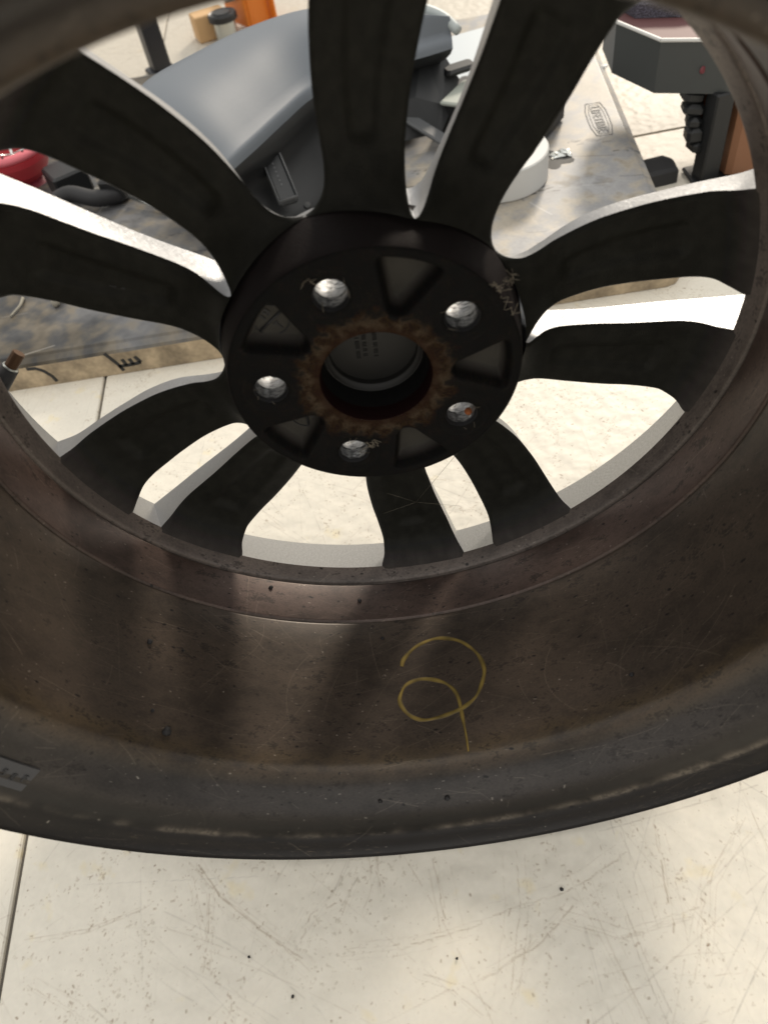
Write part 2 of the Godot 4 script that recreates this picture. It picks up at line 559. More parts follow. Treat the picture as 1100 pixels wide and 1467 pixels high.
# ------------------------------------------------------------------ the wheel
var wheel: Node3D
var WT: Transform3D           # wheel axes (axle = +Z towards the viewer) inside the wheel's node

# edge curves of one spoke, as (distance along the window axis, half width, depth)
const WIDE_IN := [[0.2045, 0.0545, -0.0155], [0.1970, 0.0527, -0.0210], [0.1930, 0.0535, -0.0262], [0.19, 0.0535, -0.0295], [0.185, 0.0522, -0.0340], [0.18, 0.0503, -0.0368], [0.165, 0.0428, -0.0394], [0.15, 0.0353, -0.04], [0.13, 0.027, -0.04], [0.11, 0.021, -0.0379], [0.1, 0.0180, -0.0345], [0.0925, 0.0142, -0.0315], [0.0878, 0.0095, -0.0305], [0.0850, 0.0045, -0.0305], [0.0840, 0.0, -0.0305]]
const NARROW_IN := [[0.2115, 0.0112, -0.0135], [0.2038, 0.0115, -0.0205], [0.197, 0.0133, -0.0272], [0.19, 0.0146, -0.0342], [0.18, 0.0147, -0.0378], [0.165, 0.0144, -0.0391], [0.15, 0.0139, -0.04], [0.13, 0.0122, -0.0406], [0.11, 0.0093, -0.0381], [0.1, 0.0073, -0.0335], [0.093, 0.0055, -0.0265], [0.0875, 0.0032, -0.0195], [0.0848, 0.0012, -0.0165], [0.0842, 0.0, -0.0160]]
const WIDE_OUT := [[0.2250, 0.0835, -0.0640], [0.2180, 0.0780, -0.0632], [0.2, 0.0703, -0.061], [0.18, 0.058, -0.0597], [0.16, 0.0461, -0.0581], [0.14, 0.035, -0.0561], [0.12, 0.0268, -0.0528], [0.1, 0.0224, -0.048], [0.09, 0.0185, -0.0445], [0.0830, 0.0125, -0.0425], [0.0802, 0.0055, -0.0415], [0.0798, 0.0, -0.0415]]
const NARROW_OUT := [[0.2385, 0.0205, -0.0642], [0.2307, 0.0196, -0.0636], [0.2, 0.0186, -0.0634], [0.18, 0.0180, -0.0637], [0.16, 0.018, -0.0642], [0.14, 0.0175, -0.064], [0.12, 0.0157, -0.063], [0.1, 0.0122, -0.0608], [0.087, 0.0085, -0.0568], [0.0815, 0.0045, -0.055], [0.0800, 0.0, -0.054]]

func edge(keys: Array, n: int) -> PackedVector3Array:
	var a := []
	for k in keys:
		a.append(Vector3(k[0], k[1], k[2]))
	return curve_points(a, n)

# to (radius, angle from the wide window's axis, depth)
func polar_wide(p: Vector3) -> Vector3:
	return Vector3(sqrt(p.x * p.x + p.y * p.y), atan2(p.y, p.x), p.z)

func polar_narrow(p: Vector3) -> Vector3:
	return Vector3(sqrt(p.x * p.x + p.y * p.y), PI / 5.0 - atan2(p.y, p.x), p.z)

func from_polar(p: Vector3, base: float, s: float) -> Vector3:
	var a := base + s * p.y
	return Vector3(p.x * cos(a), p.x * sin(a), p.z)

func make_spoke(base: float, s: float) -> ArrayMesh:
	var n := 72
	var m := 30
	var wi := edge(WIDE_IN, n)
	var ni := edge(NARROW_IN, n)
	var wo := edge(WIDE_OUT, n)
	var no := edge(NARROW_OUT, n)
	var wall_w := []
	var wall_n := []
	var back := []
	var front := []
	var flip := s < 0.0
	var shade := PackedColorArray()
	for i in n:
		var a := polar_wide(wi[i])
		var b := polar_narrow(ni[i])
		var c := polar_wide(wo[i])
		var d := polar_narrow(no[i])
		var row := PackedVector3Array()
		for j in m + 1:
			var u := float(j) / m
			var q := a.lerp(b, u)
			var across := (b.y - a.y) * q.x            # metres across the spoke
			var e := minf(u, 1.0 - u) * across         # distance from the nearer edge
			q.z -= 0.0016 * pow(clampf(1.0 - e / 0.0022, 0.0, 1.0), 2.0)    # rounded arris
			# shallow casting pocket with a sloped wall
			var mid := (u - 0.5) * across
			var half := lerpf(0.0062, 0.0098, clampf((q.x - 0.115) / 0.06, 0.0, 1.0))
			var dx := absf(mid) - half + 0.004
			var dy := absf(q.x - 0.143) - 0.033 + 0.004
			var sd := Vector2(maxf(dx, 0.0), maxf(dy, 0.0)).length() + minf(maxf(dx, dy), 0.0) - 0.004
			q.z -= 0.0026 * smoothstep(0.0030, -0.0036, sd)
			row.append(from_polar(q, base, s))
			var root := smoothstep(0.193, 0.207, q.x) * 0.55
			shade.append(Color(0.0215, 0.0200, 0.0195).lerp(Color(0.105, 0.088, 0.080), root))
		back.append(row)
		var a2 := Vector3(a.x, a.y, a.z - 0.0016)
		var b2 := Vector3(b.x, b.y, b.z - 0.0016)
		var rw := PackedVector3Array()
		var rn := PackedVector3Array()
		for j in 7:
			rw.append(from_polar(c.lerp(a2, j / 6.0), base, s))
			rn.append(from_polar(b2.lerp(d, j / 6.0), base, s))
		wall_w.append(rw)
		wall_n.append(rn)
		var rf := PackedVector3Array()
		for j in 7:
			rf.append(from_polar(d.lerp(c, j / 6.0), base, s))
		front.append(rf)
	var st := begin(1)
	for i in n - 1:
		for j in m:
			var corner := [[i, j], [i, j + 1], [i + 1, j + 1], [i + 1, j]]
			if flip: corner = [[i, j], [i + 1, j], [i + 1, j + 1], [i, j + 1]]
			for e in [0, 1, 2, 0, 2, 3]:
				st.set_color(shade[corner[e][0] * (m + 1) + corner[e][1]])
				st.add_vertex(back[corner[e][0]][corner[e][1]])
	var mesh := finish(st)
	st = begin(2)
	skin(st, wall_w, flip)
	st.set_smooth_group(3)
	skin(st, wall_n, flip)
	st.set_smooth_group(4)
	skin(st, front, flip)
	st.generate_normals()
	st.index()
	st.commit(mesh)
	mesh.surface_set_material(0, M.black)
	mesh.surface_set_material(1, M.silver)
	return mesh

func lug_at(k: int) -> Vector2:
	var a := deg_to_rad(LUG0 + 72.0 * k)
	return Vector2(cos(a), sin(a)) * 0.05715

func pocket_sd(p: Vector2) -> float:
	# nearest of the five rounded triangular pockets, between the lug holes
	var best := 1.0
	for k in 5:
		var a := deg_to_rad(LUG0 + 36.0 + 72.0 * k)
		var x := p.dot(Vector2(cos(a), sin(a)))
		var y := absf(p.dot(Vector2(-sin(a), cos(a))))
		if x < 0.02: continue
		var r := 0.0045
		var d1 := p.length() - 0.0735 + r
		var nrm := Vector2(-0.41, 0.912)
		var d2 := Vector2(x - 0.0405, y - 0.0045).dot(nrm) + r
		var d3 := 0.0405 - x + r
		var o := Vector2(maxf(maxf(d1, d3), 0.0), maxf(d2, 0.0)).length() + minf(maxf(d1, maxf(d2, d3)), 0.0) - r
		best = minf(best, o)
	return best

func hub_face(front: bool) -> ArrayMesh:
	var st := begin(1)
	var r0 := 0.0305
	var r1 := 0.0785 if not front else 0.0768
	var nr := 100 if not front else 30
	var na := 640 if not front else 240
	var hole := 0.0092 if not front else 0.0126
	var f := FastNoiseLite.new()
	f.seed = 4
	f.frequency = 90.0
	f.fractal_octaves = 4
	var g := FastNoiseLite.new()
	g.seed = 8
	g.frequency = 600.0
	var pts := []
	var cols := []
	var dead := []
	for i in nr + 1:
		var r := lerpf(r0, r1, float(i) / nr)
		var row := PackedVector3Array()
		var crow := PackedColorArray()
		var drow := PackedByteArray()
		for j in na:
			var a := TAU * j / na
			var p := Vector2(cos(a), sin(a)) * r
			var z := 0.0
			var lug := 9.0
			for k in 5:
				var c := lug_at(k)
				var d := p.distance_to(c)
				if d < lug: lug = d
				if absf(d - hole) < 0.00045 or (d < hole and d > hole - 0.0006):
					p = c + (p - c).normalized() * hole
					lug = hole
			var inside := lug < hole - 1e-6
			var n1 := f.get_noise_2d(p.x, p.y)
			var n2 := g.get_noise_2d(p.x, p.y)
			if front:
				z = -0.0500
				crow.append(Color(0.35, 0.35, 0.36))
			else:
				var sd := pocket_sd(p)
				var depth := smoothstep(0.0006, -0.0058, sd)
				z = -0.0125 * depth
				z -= 0.0012 * smoothstep(hole + 0.0022, hole, lug)
				z += 0.0004 * smoothstep(0.0012, 0.0, absf(lug - 0.0152)) 
				z -= 0.0010 * pow(clampf((r - 0.0765) / 0.002, 0.0, 1.0), 2.0)
				z -= 0.0008 * pow(clampf((0.0325 - r) / 0.002, 0.0, 1.0), 2.0)
				# where the brake hub rubbed: rust, bare patches and grease; elsewhere soot
				var tone_mask := smoothstep(0.0462, 0.0385, r + n1 * 0.011 + n2 * 0.003) * smoothstep(0.0125, 0.0170, lug + n1 * 0.005) * smoothstep(-0.0010, 0.0024, sd + n1 * 0.003)
				var c := Color(0.0090, 0.0084, 0.0082).lerp(Color(0.024, 0.020, 0.017), clampf(n2 * 0.8 + n1 * 0.5, 0.0, 1.0))
				var rust := Color(0.034, 0.020, 0.0115).lerp(Color(0.072, 0.052, 0.034), clampf(0.4 + n1 * 1.9, 0, 1))
				rust = rust.lerp(Color(0.018, 0.011, 0.008), clampf(n2 * 1.5 + 0.05 - n1 * 1.2, 0.0, 0.92))
				rust = rust.lerp(Color(0.030, 0.015, 0.009), smoothstep(0.036, 0.032, r) * 0.7)
				c = c.lerp(rust, tone_mask)
				c = c.lerp(Color(0.070, 0.064, 0.058), smoothstep(0.35, 0.95, depth))
				z += tone_mask * n2 * 0.0003
				crow.append(c)
			row.append(Vector3(p.x, p.y, z))
			drow.append(1 if inside else 0)
		pts.append(row)
		cols.append(crow)
		dead.append(drow)
	for i in nr:
		for j in na:
			var k := (j + 1) % na
			if dead[i][j] + dead[i][k] + dead[i + 1][j] + dead[i + 1][k] > 0: continue
			for q in [[i, j], [i, k], [i + 1, k], [i, j], [i + 1, k], [i + 1, j]]:
				st.set_color(cols[q[0]][q[1]])
				st.add_vertex(pts[q[0]][q[1]])
	return finish(st)

func on_wheel(deg: float, r: float, z: float) -> Vector3:
	var a := deg_to_rad(deg)
	return Vector3(r * cos(a), r * sin(a), z)

const BARREL := [[0.2315, -0.0650], [0.2300, -0.0628], [0.2055, -0.0244], [0.2040, -0.0222], [0.2046, -0.0206], [0.2083, -0.0140], [0.2092, -0.0124], [0.2098, -0.0119], [0.2112, -0.0117], [0.2116, -0.0111], [0.2114, -0.0105], [0.2103, -0.0100], [0.2102, -0.0092], [0.2105, 0.0000], [0.2107, 0.0196], [0.2109, 0.0206], [0.2119, 0.0212], [0.2124, 0.0218], [0.2121, 0.0226], [0.2120, 0.0236], [0.2124, 0.0400], [0.2139, 0.0700], [0.2158, 0.1000], [0.2166, 0.1150], [0.2168, 0.1205], [0.2171, 0.1250], [0.2179, 0.1280], [0.2195, 0.1303], [0.2225, 0.1325], [0.2255, 0.1343], [0.2278, 0.1362], [0.2294, 0.1390], [0.2312, 0.1430], [0.2330, 0.1468], [0.2352, 0.1502], [0.2388, 0.1530], [0.2440, 0.1553], [0.2500, 0.1570], [0.2534, 0.1579], [0.2550, 0.1588], [0.2562, 0.1604], [0.2582, 0.1626], [0.2606, 0.1640], [0.2624, 0.1664], [0.26335, 0.1682], [0.26354, 0.1691], [0.2632, 0.1702]]

func barrel_r(z: float) -> float:
	for i in range(3, BARREL.size() - 1):
		if z >= BARREL[i][1] and z <= BARREL[i + 1][1]:
			return lerpf(BARREL[i][0], BARREL[i + 1][0], (z - BARREL[i][1]) / (BARREL[i + 1][1] - BARREL[i][1]))
	return 0.2635

func smooth_profile(keys: Array, per := 1) -> Array:
	var out := []
	for k in keys:
		out.append(Vector2(k[0], k[1]))
	return out

func ribbon(st: SurfaceTool, keys: Array, half: float, lift: float) -> void:
	# a painted stroke lying on the inside of the barrel; keys are (degrees, z)
	var rows := []
	var a := []
	for k in keys: a.append(Vector3(deg_to_rad(k[0]) * 0.214, k[1], 0))
	var pts := curve_points(a, 220)
	for i in pts.size():
		var d := (pts[mini(i + 1, pts.size() - 1)] - pts[maxi(i - 1, 0)]).normalized()
		var s := Vector3(-d.y, d.x, 0)
		var ww := half * (0.85 + 0.22 * sin(i * 0.31) * sin(i * 0.113 + 1.0))
		if i > 190: ww *= lerpf(1.0, 0.45, (i - 190) / 29.0)
		var row := PackedVector3Array()
		for j in 5:
			var q := pts[i] + s * ww * (j - 2.0) / 2.0
			var z := q.y
			var r := barrel_r(z) - lift * (1.0 if j > 0 and j < 4 else -0.5)
			row.append(on_wheel(rad_to_deg(q.x / 0.214), r, z))
		rows.append(row)
	var ink := [Color(0.10, 0.062, 0.010), Color(0.185, 0.125, 0.022), Color(0.26, 0.185, 0.045), Color(0.185, 0.125, 0.022), Color(0.10, 0.062, 0.010)]
	for i in rows.size() - 1:
		var thin := 0.75 + 0.25 * sin(i * 0.21) * sin(i * 0.47)
		for j in 4:
			for e in [[0, 0], [0, 1], [1, 1], [0, 0], [1, 1], [1, 0]]:
				st.set_color(ink[j + e[1]] * Color(thin, thin, thin))
				st.add_vertex(rows[i + e[0]][j + e[1]])

func threads(count: int, centre: Vector3, spread: float, thick: float) -> ArrayMesh:
	var st := begin()
	for k in count:
		var p := centre + Vector3(rng.randfn(0, 1), rng.randfn(0, 1), rng.randfn(0, 1)) * spread * 0.4
		var keys := [p]
		var d := Vector3(rng.randfn(0, 1), rng.randfn(0, 1), rng.randfn(0, 1)).normalized()
		for j in 3:
			d = (d + Vector3(rng.randfn(0, 0.7), rng.randfn(0, 0.7), rng.randfn(0, 0.7))).normalized()
			p += d * spread * rng.randf_range(0.3, 0.9)
			keys.append(p)
		tube_into(st, curve_points(keys, 10), thick * rng.randf_range(0.5, 1.3), 4)
	return finish(st)

func build_wheel() -> void:
	wheel = thing("alloy_wheel", "bare alloy wheel standing on the tiles, seen from its dirty dark brake side", "wheel", Vector3(0, 0, 0.06))
	WT = Transform3D(Basis(Vector3.BACK, ROLL), Vector3(0, WHEEL_Y, -0.06))
	# rim
	var st := begin(1)
	var prof := smooth_profile(BARREL)
	var uvr := Rect2(0, -0.03, 1, 0.21)
	lathe_z(st, prof.slice(3), 480, uvr)
	var barrel := finish(st)
	st = begin(2)
	lathe_z(st, prof.slice(0, 4), 480)
	# outside of the rim: front lip, tyre seats and well
	st.generate_normals()
	st.index()
	st.commit(barrel)
	st = begin(1)
	lathe_z(st, [Vector2(0.2632, 0.1702), Vector2(0.26345, 0.1680), Vector2(0.2632, 0.1640), Vector2(0.2610, 0.1600), Vector2(0.2560, 0.1530), Vector2(0.2470, 0.1480), Vector2(0.2425, 0.1430), Vector2(0.2395, 0.1300), Vector2(0.2245, 0.1120), Vector2(0.2200, 0.0600), Vector2(0.2195, 0.0100), Vector2(0.2385, -0.0080), Vector2(0.2415, -0.0400), Vector2(0.2430, -0.0470), Vector2(0.2560, -0.0500), Vector2(0.2620, -0.0530), Vector2(0.2635, -0.0570), Vector2(0.2630, -0.0620), Vector2(0.2600, -0.0660), Vector2(0.2480, -0.0670), Vector2(0.2315, -0.0650)], 240)
	st.generate_normals()
	st.index()
	st.commit(barrel)
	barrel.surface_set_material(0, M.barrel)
	barrel.surface_set_material(1, M.silver)
	barrel.surface_set_material(2, M.lip)
	put("barrel", barrel, null, wheel, WT)
	# ten spokes in five pairs
	for k in 5:
		for s in [1.0, -1.0]:
			put("spoke", make_spoke(deg_to_rad(LUG0 + 72.0 * k), s), null, wheel, WT)
	# raised casting letters in the pocket of one spoke
	# hub
	var hub := put("hub", hub_face(false), M.hub, wheel, WT)
	st = begin(1)
	st.set_color(Color(0.020, 0.0180, 0.0168))
	lathe_z(st, [Vector2(0.0785, -0.0010), Vector2(0.0790, -0.0020), Vector2(0.0798, -0.0060), Vector2(0.0812, -0.0150), Vector2(0.0832, -0.0260), Vector2(0.0838, -0.0310)], 240)
	put("hub_wall", finish(st), M.hub, hub)
	st = begin(1)
	lathe_z(st, [Vector2(0.0838, -0.0310), Vector2(0.0800, -0.0360), Vector2(0.0768, -0.0500)], 240)
	put("hub_rim", finish(st), M.silver, hub)
	put("hub_front", hub_face(true), M.hub, hub)
	st = begin(1)
	st.set_color(Color(0.012, 0.0075, 0.0055))
	lathe_z(st, [Vector2(0.0305, -0.0008), Vector2(0.0298, -0.0020), Vector2(0.0296, -0.0100), Vector2(0.0296, -0.0110)], 160)
	st.set_color(Color(0.010, 0.010, 0.011))
	lathe_z(st, [Vector2(0.0296, -0.0110), Vector2(0.0288, -0.0125), Vector2(0.0286, -0.0420), Vector2(0.0305, -0.0500)], 160)
	put("centre_bore", finish(st), M.hub, hub)
	for k in 5:
		var c := lug_at(k)
		st = begin(1)
		lathe_z(st, [Vector2(0.0092, -0.0012), Vector2(0.0084, -0.0036)], 48)
		var cone := finish(st)
		cone.surface_set_material(0, M.rubber)
		st = begin(1)
		# torn tool rings on the wall of the hole
		var bore := []
		for q in 13:
			var row := PackedVector3Array()
			for e in 41:
				var a := TAU * (e % 40) / 40.0
				var rr := (0.00815 if q % 2 == 0 else 0.0079) + rng.randf_range(-0.00012, 0.00012)
				row.append(Vector3(cos(a) * rr, sin(a) * rr, -0.0036 - q * 0.00068 + rng.randf_range(-0.0002, 0.0002)))
			row[40] = row[0]
			bore.append(row)
		st.set_smooth_group(-1)
		skin(st, bore)
		st.set_smooth_group(2)
		lathe_z(st, [Vector2(0.0080, -0.0117), Vector2(0.0122, -0.0230)], 48)
		st.set_smooth_group(3)
		lathe_z(st, [Vector2(0.0122, -0.0230), Vector2(0.0126, -0.0500)], 48)
		st.generate_normals()
		st.index()
		st.commit(cone)
		cone.surface_set_material(1, M.machined)
		var lh := put("lug_hole", cone, null, hub, Transform3D(Basis(), Vector3(c.x, c.y, 0)))
		if k == 1:
			lh.set_meta("label", "lug hole with an orange flake of rust on its wall")
	# flake of rust caught in the lower right hole
	st = begin(1)
	var lump := SphereMesh.new()
	lump.radius = 0.0026; lump.height = 0.004; lump.radial_segments = 10; lump.rings = 6
	var c1 := lug_at(1)
	put("rust_flake", lump, M.rust, hub, Transform3D(Basis(), Vector3(c1.x + 0.0052, c1.y - 0.0052, -0.0085)))
	# date dials cast in two of the pockets
	for d in [[143.684, 0.062, 0.0092, 40.0], [215.684, 0.0525, 0.0088, 92.0], [287.684, 0.0515, 0.0, 0.0]]:
		var ctr := on_wheel(d[0], d[1], -0.0125 + 0.0003)
		st = begin()
		if d[2] > 0.0:
			var ring := PackedVector3Array()
			for q in 33: ring.append(ctr + Vector3(cos(TAU * q / 32), sin(TAU * q / 32), 0) * d[2])
			tube_into(st, ring, 0.00042, 6)
			var dir := Vector3(cos(deg_to_rad(d[3])), sin(deg_to_rad(d[3])), 0)
			var sd := Vector3(-dir.y, dir.x, 0)
			tube_into(st, PackedVector3Array([ctr - dir * d[2], ctr + dir * d[2]]), 0.00085, 6)
			var tm := TextMesh.new()
			tm.text = "19"; tm.depth = 0.0006; tm.font_size = 16; tm.pixel_size = 0.00042; tm.font = M.font
			put("cast_numerals", tm, M.rubber, hub, Transform3D(Basis(dir, sd, Vector3.BACK) * Basis(Vector3.BACK, 0.0), ctr + sd * 0.0048))
			var tm2 := TextMesh.new()
			tm2.text = "T" if d[0] < 150.0 else "12"; tm2.depth = 0.0006; tm2.font_size = 16; tm2.pixel_size = 0.00042; tm2.font = M.font
			put("cast_numerals", tm2, M.rubber, hub, Transform3D(Basis(dir, sd, Vector3.BACK), ctr - sd * 0.0048))
		else:
			tube_into(st, PackedVector3Array([ctr + Vector3(-0.004, 0.002, 0), ctr + Vector3(0.004, 0.004, 0), ctr + Vector3(-0.001, 0.010, 0), ctr + Vector3(-0.004, 0.002, 0)]), 0.0004, 6)
		put("date_dial", finish(st), M.rubber, hub)
	# centre cap seen through the bore
	st = begin(1)
	lathe_z(st, [Vector2(0.0286, -0.0240), Vector2(0.0277, -0.0222), Vector2(0.0269, -0.0226), Vector2(0.0264, -0.0250)], 96)
	lathe_z(st, [Vector2(0.0264, -0.0250), Vector2(0.0252, -0.0250), Vector2(0.0247, -0.0262), Vector2(0.0247, -0.0292)], 96)
	st.set_smooth_group(2)
	lathe_z(st, [Vector2(0.0247, -0.0292), Vector2(0.0001, -0.0292)], 96)
	var cap := put("centre_cap", finish(st), M.cap, wheel, WT)
	st = begin(-1)
	for row in [[-0.0085, 13], [-0.0045, 15], [0.0015, 15]]:
		var y := -0.0075
		for k in row[1]:
			var len := 0.0011 if rng.randf() < 0.75 else 0.0006
			if rng.randf() < 0.86:
				box_into(st, Transform3D(Basis(), Vector3(row[0], y, -0.0290)), Vector3(0.0026, 0.00034, 0.0006), 0.0001)
				if rng.randf() < 0.5:
					box_into(st, Transform3D(Basis(), Vector3(row[0] + rng.randf_range(-0.0011, 0.0011), y + len * 0.5, -0.0290)), Vector3(0.0003, len, 0.0006), 0.0001)
			y += 0.00115
	put("moulded_print", finish(st), M.cap, cap)
	# spoke casting text
	var tt := TextMesh.new()
	tt.text = "2AV  E1"; tt.depth = 0.0008; tt.font_size = 16; tt.pixel_size = 0.00055; tt.font = M.font
	var sdir := deg_to_rad(160.0)
	var tc := on_wheel(161.5, 0.148, -0.0430)
	put("cast_letters", tt, M.rubber, wheel, WT * Transform3D(Basis(Vector3.BACK, sdir + PI), tc))
	# valve
	var v0 := on_wheel(184.3, 0.2285, -0.0440)
	var v1 := on_wheel(178.85, 0.2045, -0.0560)
	var vd := (v1 - v0)
	st = begin()
	tube_into(st, PackedVector3Array([v0, v0 + vd * 0.64]), 0.0060, 20, 0.0052)
	var valve := put("valve_stem", finish(st), M.rubber, wheel, WT)
	st = begin()
	tube_into(st, PackedVector3Array([v0 + vd * 0.64, v0 + vd * 0.67]), 0.0047, 20)
	put("collar", finish(st), M.steel, valve)
	st = begin(-1)
	for k in 9:
		var p := v0 + vd * (0.67 + 0.033 * k)
		tube_into(st, PackedVector3Array([p, p + vd * 0.017]), 0.0037, 18)
		tube_into(st, PackedVector3Array([p + vd * 0.017, p + vd * 0.033]), 0.0034, 18)
	put("threaded_end", finish(st), M.brass, valve)
	# balance weight on the seat of the rim, in two blocks
	var ww: MeshInstance3D = null
	for span in [[-164.0, -157.2], [-156.6, -150.4]]:
		var rows := []
		for k in 9:
			var dg := lerpf(span[0], span[1], k / 8.0)
			rows.append(PackedVector3Array([on_wheel(dg, 0.2345, 0.1462), on_wheel(dg, 0.2318, 0.1472), on_wheel(dg, 0.2312, 0.1485), on_wheel(dg, 0.2445, 0.1560), on_wheel(dg, 0.2462, 0.1552), on_wheel(dg, 0.2475, 0.1530)]))
		st = begin(-1)
		skin(st, rows)
		for e in [0, 8]:
			var r: PackedVector3Array = rows[e]
			for k in range(1, 5): tri(st, r[0], r[k], r[k + 1])
		if ww == null:
			ww = put("wheel_weight", finish(st), M.lead, wheel, WT)
		else:
			put("weight_block", finish(st), M.lead, ww)
	for k in 8:
		var dg := -163.0 + k * 1.55 + (0.8 if k > 3 else 0.0)
		var tm := TextMesh.new()
		tm.text = ["5", "F", "e", "2", "0", "5", "g", "F"][k]; tm.depth = 0.0003; tm.font_size = 16; tm.pixel_size = 0.00036; tm.font = M.font
		var nrm := (on_wheel(dg, -1, 0) * 0.49 + Vector3(0, 0, 0.87)).normalized()
		var along := on_wheel(dg + 90.0, 1, 0)
		put("stamped_print", tm, M.lead_mark, ww, Transform3D(Basis(along, nrm.cross(along), nrm), on_wheel(dg, 0.2375, 0.1522) + nrm * 0.0002))
	# yellow paint-pen mark
	st = begin()
	ribbon(st, [[-91.41, 0.059], [-90.75, 0.053], [-88.32, 0.045], [-85.2, 0.0412], [-82.6, 0.0417], [-79.47, 0.047], [-76.98, 0.058], [-76.18, 0.069], [-76.65, 0.077], [-78.38, 0.088], [-80.76, 0.094], [-83.3, 0.097], [-86.16, 0.099], [-88.89, 0.099], [-91.15, 0.094], [-92.35, 0.086], [-92.17, 0.080], [-90.94, 0.073], [-88.35, 0.070], [-85.56, 0.072], [-83.25, 0.077], [-81.85, 0.086], [-81.56, 0.102], [-81.44, 0.115], [-81.51, 0.1245]], 0.0019, 0.00025)
	var pm := put("paint_mark", finish(st), M.paint, wheel, WT)
	pm.set_meta("label", "handwritten yellow looped mark inside the rim")
	# cobwebs and straw caught on the hub
	st = begin()
	var nest := threads(22, on_wheel(30.5, 0.0852, -0.0150), 0.0026, 0.00013)
	put("cobweb", nest, M.web, wheel, WT)
	var runs := [[[40.0, 0.0792, -0.001], [24.0, 0.0795, -0.001], 14], [[115.0, 0.070, 0.0004], [104.0, 0.072, 0.0006], 4]]
	for rr in runs:
		st = begin()
		for k in rr[2]:
			var a0: float = lerpf(rr[0][0], rr[1][0], rng.randf())
			var p := on_wheel(a0, rr[0][1] + rng.randfn(0, 0.0006), rr[0][2] + rng.randfn(0, 0.0006))
			tube_into(st, curve_points([p, p + Vector3(rng.randfn(0, 0.002), rng.randfn(0, 0.002), rng.randf() * 0.001), p + Vector3(rng.randfn(0, 0.004), rng.randfn(0, 0.004), 0.0005)], 8), 0.00016, 4)
		put("cobweb", finish(st), M.web, wheel, WT)
	for k in 5:
		st = begin()
		var c := lug_at(k)
		for q in 4:
			var a := rng.randf() * TAU
			var p := Vector3(c.x + cos(a) * 0.0092, c.y + sin(a) * 0.0092, 0.0002)
			var d := Vector3(rng.randfn(0, 1), rng.randfn(0, 1), 0).normalized() * rng.randf_range(0.002, 0.007)
			tube_into(st, PackedVector3Array([p, p + d * 0.5 + Vector3(0, 0, 0.0006), p + d]), 0.00013, 4)
		put("straw_fibres", finish(st), M.web, wheel, WT)
	# spun threads between the lower spokes and across the window below the hub
	st = begin()
	for seg in [[[277.0, 0.150, -0.036], [311.0, 0.083, -0.012]], [[277.0, 0.150, -0.036], [288.0, 0.165, -0.034]], [[277.0, 0.150, -0.036], [269.0, 0.135, -0.036]], [[277.0, 0.150, -0.036], [268.0, 0.160, -0.038]]]:
		tube_into(st, PackedVector3Array([on_wheel(seg[0][0], seg[0][1], seg[0][2]), on_wheel(seg[1][0], seg[1][1], seg[1][2])]), 0.00010, 4)
	put("cobweb", finish(st), M.web, wheel, WT)
	# curl of straw below the bore
	st = begin()
	var bs := on_wheel(262.0, 0.0475, 0.0006)
	for k in 7:
		var a := TAU * rng.randf()
		tube_into(st, curve_points([bs + Vector3(rng.randfn(0, 0.0025), rng.randfn(0, 0.001), 0), bs + Vector3(rng.randfn(0, 0.003), rng.randfn(0, 0.002), 0.001), bs + Vector3(rng.randfn(0, 0.004), rng.randfn(0, 0.002), 0.0004)], 8), 0.00022, 4)
	put("straw_fibres", finish(st), M.web, wheel, WT)

# ------------------------------------------------------------------ surroundings
func build_floor() -> void:
	var ground := Node3D.new()
	ground.name = "floor"
	add_child(ground)
	ground.set_meta("kind", "structure")
	ground.rotation.y = 0.0416
	ground.position = Vector3(-0.308, 0, 0)
	var st := begin(-1)
	quad(st, Vector3(-6, -0.004, 5), Vector3(6, -0.004, 5), Vector3(6, -0.004, -7), Vector3(-6, -0.004, -7))
	put("grout_bed", finish(st), M.grout, ground)
	var gap := 0.0016
	for ix in range(-3, 3):
		for iz in range(-4, 4):
			var x0 := ix * 1.2 + gap
			var x1 := (ix + 1) * 1.2 - gap
			var z0 := -0.70 + iz * 1.2 + gap
			var z1 := -0.70 + (iz + 1) * 1.2 - gap
			var b := 0.0012
			st = begin(-1)
			var drop := rng.randf_range(-0.0004, 0.0)
			var off := Vector2(rng.randf(), rng.randf()) if not (ix in [-1, 0] and iz == 0) else Vector2.ZERO
			var rings := []
			for lay in [[0.0, -0.006], [0.0, -b + drop], [b, drop]]:
				var e: float = lay[0]
				var y: float = lay[1]
				rings.append([Vector3(x0 + e, y, z0 + e), Vector3(x1 - e, y, z0 + e), Vector3(x1 - e, y, z1 - e), Vector3(x0 + e, y, z1 - e)])
			var faces := []
			for k in 2:
				for c in 4:
					faces.append([rings[k][c], rings[k][(c + 1) % 4], rings[k + 1][(c + 1) % 4], rings[k + 1][c]])
			faces.append([rings[2][0], rings[2][1], rings[2][2], rings[2][3]])
			for fc in faces:
				for m in [0, 1, 2, 0, 2, 3]:
					var v: Vector3 = fc[m]
					st.set_uv(Vector2(v.x, v.z) / 1.31 + off)
					st.set_normal(Vector3.UP)
					st.add_vertex(v)
			st.generate_normals()
			st.generate_tangents()
			put("tile", st.commit(), M.tile if iz >= 0 else M.far_tile, ground)

func with_plan_uv(mesh: ArrayMesh, at: Vector2, size: Vector2) -> ArrayMesh:
	var a := mesh.surface_get_arrays(0)
	var uv := PackedVector2Array()
	for v in a[Mesh.ARRAY_VERTEX]: uv.append(Vector2((v.x - at.x) / size.x, (v.z - at.y) / size.y))
	a[Mesh.ARRAY_TEX_UV] = uv
	var out := ArrayMesh.new()
	out.add_surface_from_arrays(Mesh.PRIMITIVE_TRIANGLES, a)
	return out

func on_board(x: float, z: float, y := 0.0) -> Vector3:
	return Vector3(x, 0.038 + y, z)

